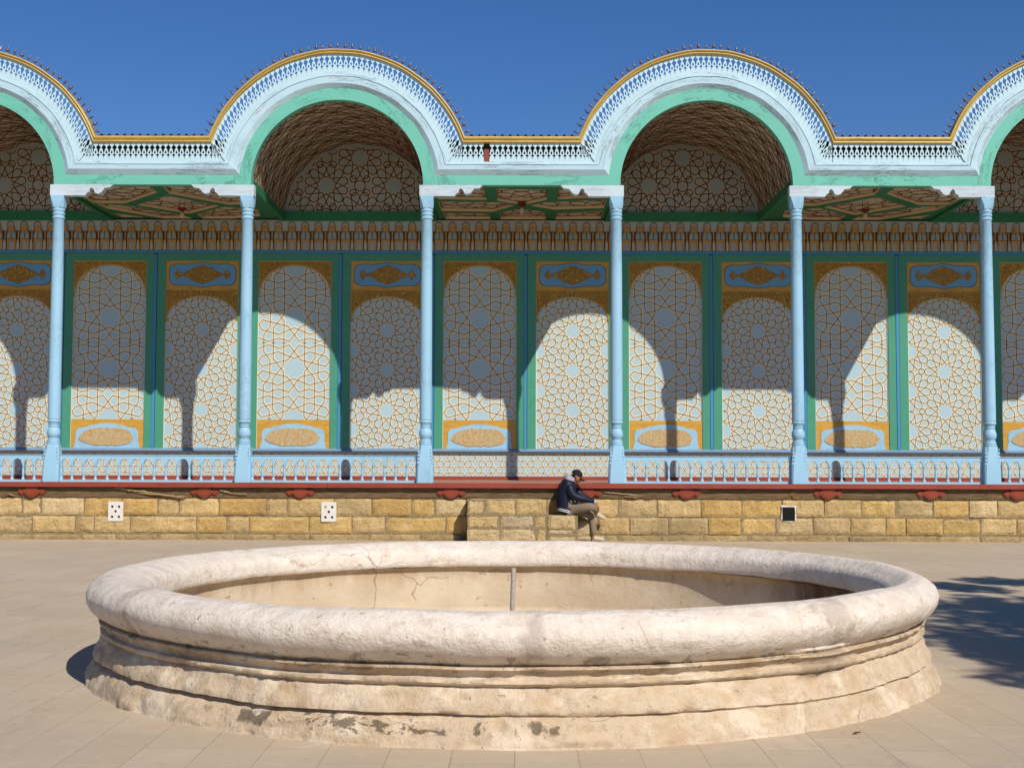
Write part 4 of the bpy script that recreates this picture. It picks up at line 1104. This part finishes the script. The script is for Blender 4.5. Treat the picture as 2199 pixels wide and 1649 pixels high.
# ================================================================== PERSON
def skin(name, nodes, edges, mat, root, sub=2, parent=None):
    ids = list(nodes); me = bpy.data.meshes.new(name); me.from_pydata([nodes[k][0] for k in ids], [(ids.index(a), ids.index(b)) for a, b in edges], [])
    o = bpy.data.objects.new(name, me); COL.objects.link(o); o.modifiers.new('sk', 'SKIN'); me.materials.append(M[mat])
    for k, sv in zip(ids, me.skin_vertices[0].data):
        r = nodes[k][1]; sv.radius = r if isinstance(r, tuple) else (r, r); sv.use_root = (k == root)
    sm = o.modifiers.new('sub', 'SUBSURF'); sm.levels = sm.render_levels = sub; o.modifiers['sk'].use_smooth_shade = True
    bpy.context.view_layer.update(); dg = bpy.context.evaluated_depsgraph_get(); nm = bpy.data.meshes.new_from_object(o.evaluated_get(dg)); o.modifiers.clear(); o.data = nm; nm.name = name
    nm.shade_smooth()
    if not nm.materials: nm.materials.append(M[mat])
    if parent: adopt(o, parent)
    return o
PE = tag(empty('person', (.93, 23.2, .48)), 'person in navy jacket and black cap, seated cross-legged on the stone step', 'person')
Yn, Yf_ = 23.03, 23.37
N = {
 'pel': ((.93, 23.2, .60), .12), 'sp1': ((.88, 23.2, .74), .11), 'sp2': ((.885, 23.2, .88), .11), 'che': ((.915, 23.2, 1.02), .09), 'nek': ((.975, 23.2, 1.105), .05), 'nk2': ((1.015, 23.2, 1.135), .050),
 'hd0': ((1.055, 23.2, 1.15), .072), 'hd1': ((1.078, 23.2, 1.195), .088), 'hd2': ((1.10, 23.2, 1.235), .074), 'jaw': ((1.10, 23.2, 1.085), .044), 'nos': ((1.158, 23.2, 1.108), .015),
 'shn': ((.93, 23.06, 1.01), .04), 'eln': ((1.005, 22.98, .83), .045), 'fan': ((1.22, 23.0, .755), .04), 'wrn': ((1.395, 23.06, .715), .027), 'pan': ((1.44, 23.085, .665), (.034, .02)),
 'shf': ((.945, 23.34, 1.01), .04), 'elf': ((1.12, 23.42, .87), .045), 'faf': ((1.26, 23.36, .745), .04), 'wrf': ((1.40, 23.28, .69), .027), 'paf': ((1.445, 23.235, .64), (.034, .02)),
 'hpn': ((.985, 23.11, .575), .085), 'thn': ((1.17, 23.02, .615), .075), 'knn': ((1.335, 22.97, .645), .062), 'cfn': ((1.385, 23.06, .60), .055), 'ann': ((1.425, 23.23, .525), .034), 'hen': ((1.42, 23.29, .50), .03), 'fon': ((1.50, 23.29, .46), .034), 'ton': ((1.58, 23.29, .415), .024),
 'hpf': ((.985, 23.29, .56), .085), 'thf': ((1.17, 23.30, .52), .07), 'knf': ((1.335, 23.30, .47), .06), 'cff': ((1.375, 23.28, .30), .052), 'anf': ((1.395, 23.25, .10), .034), 'hef': ((1.38, 23.25, .045), .03), 'fof': ((1.47, 23.25, .05), .03), 'tof': ((1.56, 23.25, .035), .022)}
E_ = [('pel', 'sp1'), ('sp1', 'sp2'), ('sp2', 'che'), ('che', 'nek'), ('nek', 'nk2'), ('nk2', 'hd0'), ('hd0', 'hd1'), ('hd1', 'hd2'), ('hd0', 'jaw'), ('jaw', 'nos'),
      ('che', 'shn'), ('shn', 'eln'), ('eln', 'fan'), ('fan', 'wrn'), ('wrn', 'pan'), ('che', 'shf'), ('shf', 'elf'), ('elf', 'faf'), ('faf', 'wrf'), ('wrf', 'paf'),
      ('pel', 'hpn'), ('hpn', 'thn'), ('thn', 'knn'), ('knn', 'cfn'), ('cfn', 'ann'), ('ann', 'hen'), ('hen', 'fon'), ('fon', 'ton'),
      ('pel', 'hpf'), ('hpf', 'thf'), ('thf', 'knf'), ('knf', 'cff'), ('cff', 'anf'), ('anf', 'hef'), ('hef', 'fof'), ('fof', 'tof')]
for sd_, base, sy in (('n', Vector((1.452, 23.085, .645)), 1), ('f', Vector((1.457, 23.235, .62)), -1)):
    for i in range(4):
        ln = (.9, 1.0, .94, .76)[i]; y = (-.027+.018*i)
        a = base+Vector((.006, y, -.012)); b = a+Vector((.014*ln, sy*.006, -.040*ln)); c = b+Vector((-.006, sy*.012, -.030*ln)); d = c+Vector((-.014, sy*.008, -.018*ln))
        for q, pt, r in (('a', a, .0095), ('b', b, .009), ('c', c, .0085), ('d', d, .007)): N[f'{sd_}{i}{q}'] = (tuple(pt), r)
        E_ += [('pa'+sd_, f'{sd_}{i}a'), (f'{sd_}{i}a', f'{sd_}{i}b'), (f'{sd_}{i}b', f'{sd_}{i}c'), (f'{sd_}{i}c', f'{sd_}{i}d')]
    a = base+Vector((-.022, -.03*sy, .0)); b = a+Vector((-.006, -.012*sy, -.035)); c = b+Vector((.010, .002, -.028))
    for q, pt, r in (('a', a, .011), ('b', b, .010), ('c', c, .008)): N[f'{sd_}t{q}'] = (tuple(pt), r)
    E_ += [('pa'+sd_, f'{sd_}ta'), (f'{sd_}ta', f'{sd_}tb'), (f'{sd_}tb', f'{sd_}tc')]
skin('body', N, E_, 'skin', 'pel', 2, PE)
def loft(rings, mat, nm_, par, n=24, wr=0):
    m = MB(); rows = []
    for i_, (cx_, cz_, rx_, ry_, tl) in enumerate(rings):
        a = radians(tl); rows.append([Vector((cx_+rx_*cos(th)*cos(a), 23.2+ry_*sin(th), cz_-rx_*cos(th)*sin(a)))*1.0+Vector((cos(th), sin(th), 0))*(wr*noise.noise(Vector((th*1.3, cz_*14, cx_*9)))) for th in [2*pi*k/n for k in range(n)]])
    m.grid(rows, mat, True); m.face(rows[0], mat); m.face(rows[-1], mat); o = m.build(nm_, None, smooth=70); adopt(o, par); return o
loft([(.872, .515, .145, .18, 14), (.870, .545, .158, .192, 12), (.868, .60, .163, .195, 8), (.868, .66, .160, .19, 4), (.870, .72, .163, .19, 0), (.876, .78, .166, .192, -2), (.885, .84, .168, .196, -4), (.895, .90, .166, .20, -6), (.905, .955, .160, .205, -6), (.913, 1.01, .152, .205, -4), (.92, 1.055, .138, .195, 0), (.93, 1.095, .112, .165, 6), (.942, 1.125, .080, .115, 12), (.95, 1.14, .04, .06, 14)], 'navy', 'jacket', PE, wr=.022)
JK = [o for o in kids(PE) if o.name.startswith('jacket')][0]
for sl in ({'s': ((.93, 23.02, 1.03), .085), 'u': ((.955, 22.98, .93), .076), 'e': ((1.0, 22.965, .83), .070), 'f': ((1.19, 22.985, .775), .060), 'w': ((1.385, 23.055, .725), .042)},
           {'s': ((.95, 23.37, 1.03), .085), 'u': ((1.03, 23.41, .95), .076), 'e': ((1.12, 23.42, .87), .068), 'f': ((1.26, 23.36, .78), .058), 'w': ((1.39, 23.285, .70), .042)}):
    skin('sleeve', sl, [('s', 'u'), ('u', 'e'), ('e', 'f'), ('f', 'w')], 'navy', 's', 2, JK)
Tn = {'w': ((.93, 23.2, .60), .14), 'hpn': ((1.0, 23.11, .585), .105), 'thn': ((1.17, 23.02, .615), .093), 'knn': ((1.335, 22.965, .64), .078), 'cfn': ((1.39, 23.06, .60), .072), 'ann': ((1.42, 23.18, .55), .056),
      'hpf': ((1.0, 23.29, .565), .105), 'thf': ((1.17, 23.30, .53), .088), 'knf': ((1.33, 23.295, .475), .076), 'cff': ((1.375, 23.28, .30), .066), 'anf': ((1.392, 23.25, .11), .056)}
skin('trousers', Tn, [('w', 'hpn'), ('hpn', 'thn'), ('thn', 'knn'), ('knn', 'cfn'), ('cfn', 'ann'), ('w', 'hpf'), ('hpf', 'thf'), ('thf', 'knf'), ('knf', 'cff'), ('cff', 'anf')], 'khaki', 'w', 2, PE)
for nm_, pts in (('shoe', [((1.405, 23.29, .525), .042), ((1.44, 23.29, .50), .048), ((1.51, 23.29, .455), .046), ((1.575, 23.29, .42), .040), ((1.60, 23.29, .405), .030)]),
                 ('shoe', [((1.37, 23.25, .06), .042), ((1.40, 23.25, .06), .048), ((1.47, 23.25, .05), .044), ((1.545, 23.25, .042), .038), ((1.575, 23.25, .038), .028)])):
    D = {i: p for i, p in enumerate(pts)}; skin(nm_, D, [(i, i+1) for i in range(len(pts)-1)], 'shoe', 0, 2, PE)
loft([(.945, 1.10, .115, .135, 20), (.950, 1.135, .112, .13, 28), (.965, 1.165, .098, .11, 34), (.985, 1.18, .078, .09, 38), (.99, 1.165, .066, .075, 40), (.985, 1.14, .05, .06, 40)], 'hood', 'hood', PE, wr=.02)
m = MB()   # cap: crown shell, brim
ax = Vector((.5, 0, 1)).normalized(); ctr = Vector((1.08, 23.2, 1.205))
t_ = Vector((1, 0, -.5)).normalized(); s_ = Vector((0, 1, 0)); rows = []
for j in range(9):
    a = j/8*pi/2; rows.append([ctr+t_*(.106*cos(a)*cos(2*pi*k/20))+s_*(.088*cos(a)*sin(2*pi*k/20))+ax*(.105*sin(a)**.9-.01) for k in range(20)])
m.grid(rows, 'capcloth', True); o = m.build('cap', None, smooth=60); adopt(o, PE)
m = MB(); rows = []
bd = Vector((1, 0, -.62)).normalized()
for j in range(5):
    u = j/4; rows.append([ctr-ax*.0+bd*((.075+.115*u)*(1-.25*(v/4)**2*u))+s_*(v/4*.080*(1-.25*u*u))+ax*(-.010-.034*(v/4)**2) for v in range(-4, 5)])
m.grid(rows, 'capcloth'); m.grid([[p-ax*.006 for p in r] for r in rows], 'capcloth'); o2 = m.build('brim', None, smooth=60); adopt(o2, o)
m = MB(); rows = []
for j in range(5):
    a = j/4; rows.append([Vector((1.052, 23.2, 1.21-.055*a))+Vector((-.085*cos(th)*(1-.15*a), .083*sin(th), 0)) for th in [(-1.5+3.0*k/12) for k in range(13)]])
m.grid(rows, 'hair'); o = m.build('hair', None, smooth=60); adopt(o, PE)
m = MB(); rows = []
for j in range(4): rows.append([Vector((1.058, 23.2-.086, 1.165))+Vector((.016*cos(k*pi/5)*(1-j*.2), -.004*j, .026*sin(k*pi/5)*(1-j*.2))) for k in range(10)])
m.grid(rows, 'skin', True); o = m.build('ear', None, smooth=60); adopt(o, PE)
def ring(c, ax_, r1, r2, w_, mat, nm_, par):
    m = MB(); A = Vector(ax_).normalized(); u = A.cross(Vector((0, 1, 0))).normalized(); v = A.cross(u); c = Vector(c)
    m.grid([[c+A*h+u*(r1*k_*cos(2*pi*k/24))+v*(r2*k_*sin(2*pi*k/24)) for k in range(24)] for h, k_ in ((-w_, .97), (-w_*.8, 1), (w_*.8, 1), (w_, .97))], mat, True); o = m.build(nm_, None, smooth=60); adopt(o, par); return o
for h in (.0, .030): ring((.869, 23.2, .545+h), (.22, 0, 1), .166, .200, .008, 'stripe', 'hem_stripe', JK)
for c_ in ((1.372, 23.05, .722), (1.393, 23.058, .714)): ring(c_, (.32, .12, -.12), .047, .047, .005, 'stripe', 'cuff_stripe', JK)
m = MB(); m.tube([(.985, 23.035, .70), (.955, 23.01, .755)], .012, 'stripe', 8); o = m.build('pocket_trim', None, smooth=60); adopt(o, JK)

# ================================================================== TREE (throws the shade at the right)
def tree(x, y, H, R, label, seed, zc=8.2, nl=15000):
    rg = random.Random(seed); T = tag(empty('broadleaf_tree', (x, y, 0)), label, 'tree')
    m = MB(); m.tube([(x, y, -.1), (x+.05, y, 1.5), (x-.05, y+.1, 3.5), (x, y, 5.6), (x, y, zc)], [.26, .2, .17, .13, .05], 'bark', 12); cl = []
    for k in range(46):
        while True:
            p = Vector((rg.uniform(-1, 1), rg.uniform(-1, 1), rg.uniform(-1, 1)))
            if p.length < 1: break
        p = Vector((p.x*R[0], p.y*R[1], p.z*R[2])); cl.append((p, rg.uniform(.5, .9)))
        if k < 16: m.tube([(x, y, zc-2.2+rg.uniform(-1, 1)), (x+p.x*.5, y+p.y*.5, zc+p.z*.5-.3), (x+p.x, y+p.y, zc+p.z)], [.07, .045, .015], 'bark', 6)
    for gx_, gy_ in ((3.75, 8.75), (4.3, 9.1), (3.9, 9.75), (4.8, 9.6), (5.3, 9.0), (4.3, 10.4), (5.2, 15.2), (6.0, 15.9)):
        cl.append((Vector((gx_+.554*6.8-x, gy_-.98*6.8-y, 6.8-zc)), .5)); m.tube([(x, y, zc-2.4), (gx_+.554*6.8, gy_-.98*6.8, 6.8)], [.06, .012], 'bark', 6)
    o = m.build('trunk', T)
    m = MB()
    for i in range(nl):
        p, r = cl[rg.randrange(len(cl))]; q = Vector((rg.gauss(0, 1), rg.gauss(0, 1), rg.gauss(0, 1))).normalized()*r*rg.random()**.4; c = Vector((x, y, zc))+p+q
        d = Vector((rg.gauss(0, 1), rg.gauss(0, 1), rg.gauss(0, .5))).normalized(); e = d.cross(Vector((rg.gauss(0, 1), rg.gauss(0, 1), rg.gauss(0, 1)))).normalized(); L = rg.uniform(.09, .17)
        m.face([c-d*L, c+e*L*.42, c+d*L, c-e*L*.42], 'leaf')
    m.build('crown', T)
tree(10.5, 2.2, 9, (2.0, 2.95, 1.6), 'leafy tree standing outside the photo whose shade falls right of the basin', 11)

# ================================================================== SMALL GROUND THINGS
def leaf(x, y, s, a, label):
    m = MB(); n = 6; rows = []
    for j in range(-1, 2): rows.append([(s*(k/n-.5), j*s*.22*sin(pi*k/n), .004+abs(j)*s*.12+s*.08*sin(2.5*k/n)) for k in range(n+1)])
    m.grid(rows, 'dryleaf'); o = m.build('dry_leaf', None, smooth=60); o.location = (x, y, 0); o.rotation_euler = (0, 0, a); tag(o, label, 'leaf', 'dry leaves on the paving')
leaf(1.86, 7.10, .052, .4, 'curled dry brown leaf on the paving at the foot of the basin, right of centre')
leaf(2.85, 8.9, .06, 1.4, 'curled dry brown leaf on the paving in the tree shade, right of the basin')
tf = MB(); rg = random.Random(9)
for k in range(40):
    x = px2x(1708)+rg.gauss(0, .05); a = rg.uniform(-.9, .9); L = rg.uniform(.05, .13)
    p = Vector((x, 23.43, .775)); tf.tube([p, p+Vector((L*sin(a)*.6, -.01, L*cos(a)*.7)), p+Vector((L*sin(a)*1.2, -.02, L*cos(a)))], .0022, 'straw', 4)
tag(tf.build('dry_tuft'), 'tuft of dry straw growing from the top joint of the plinth above the square hole', 'weed')
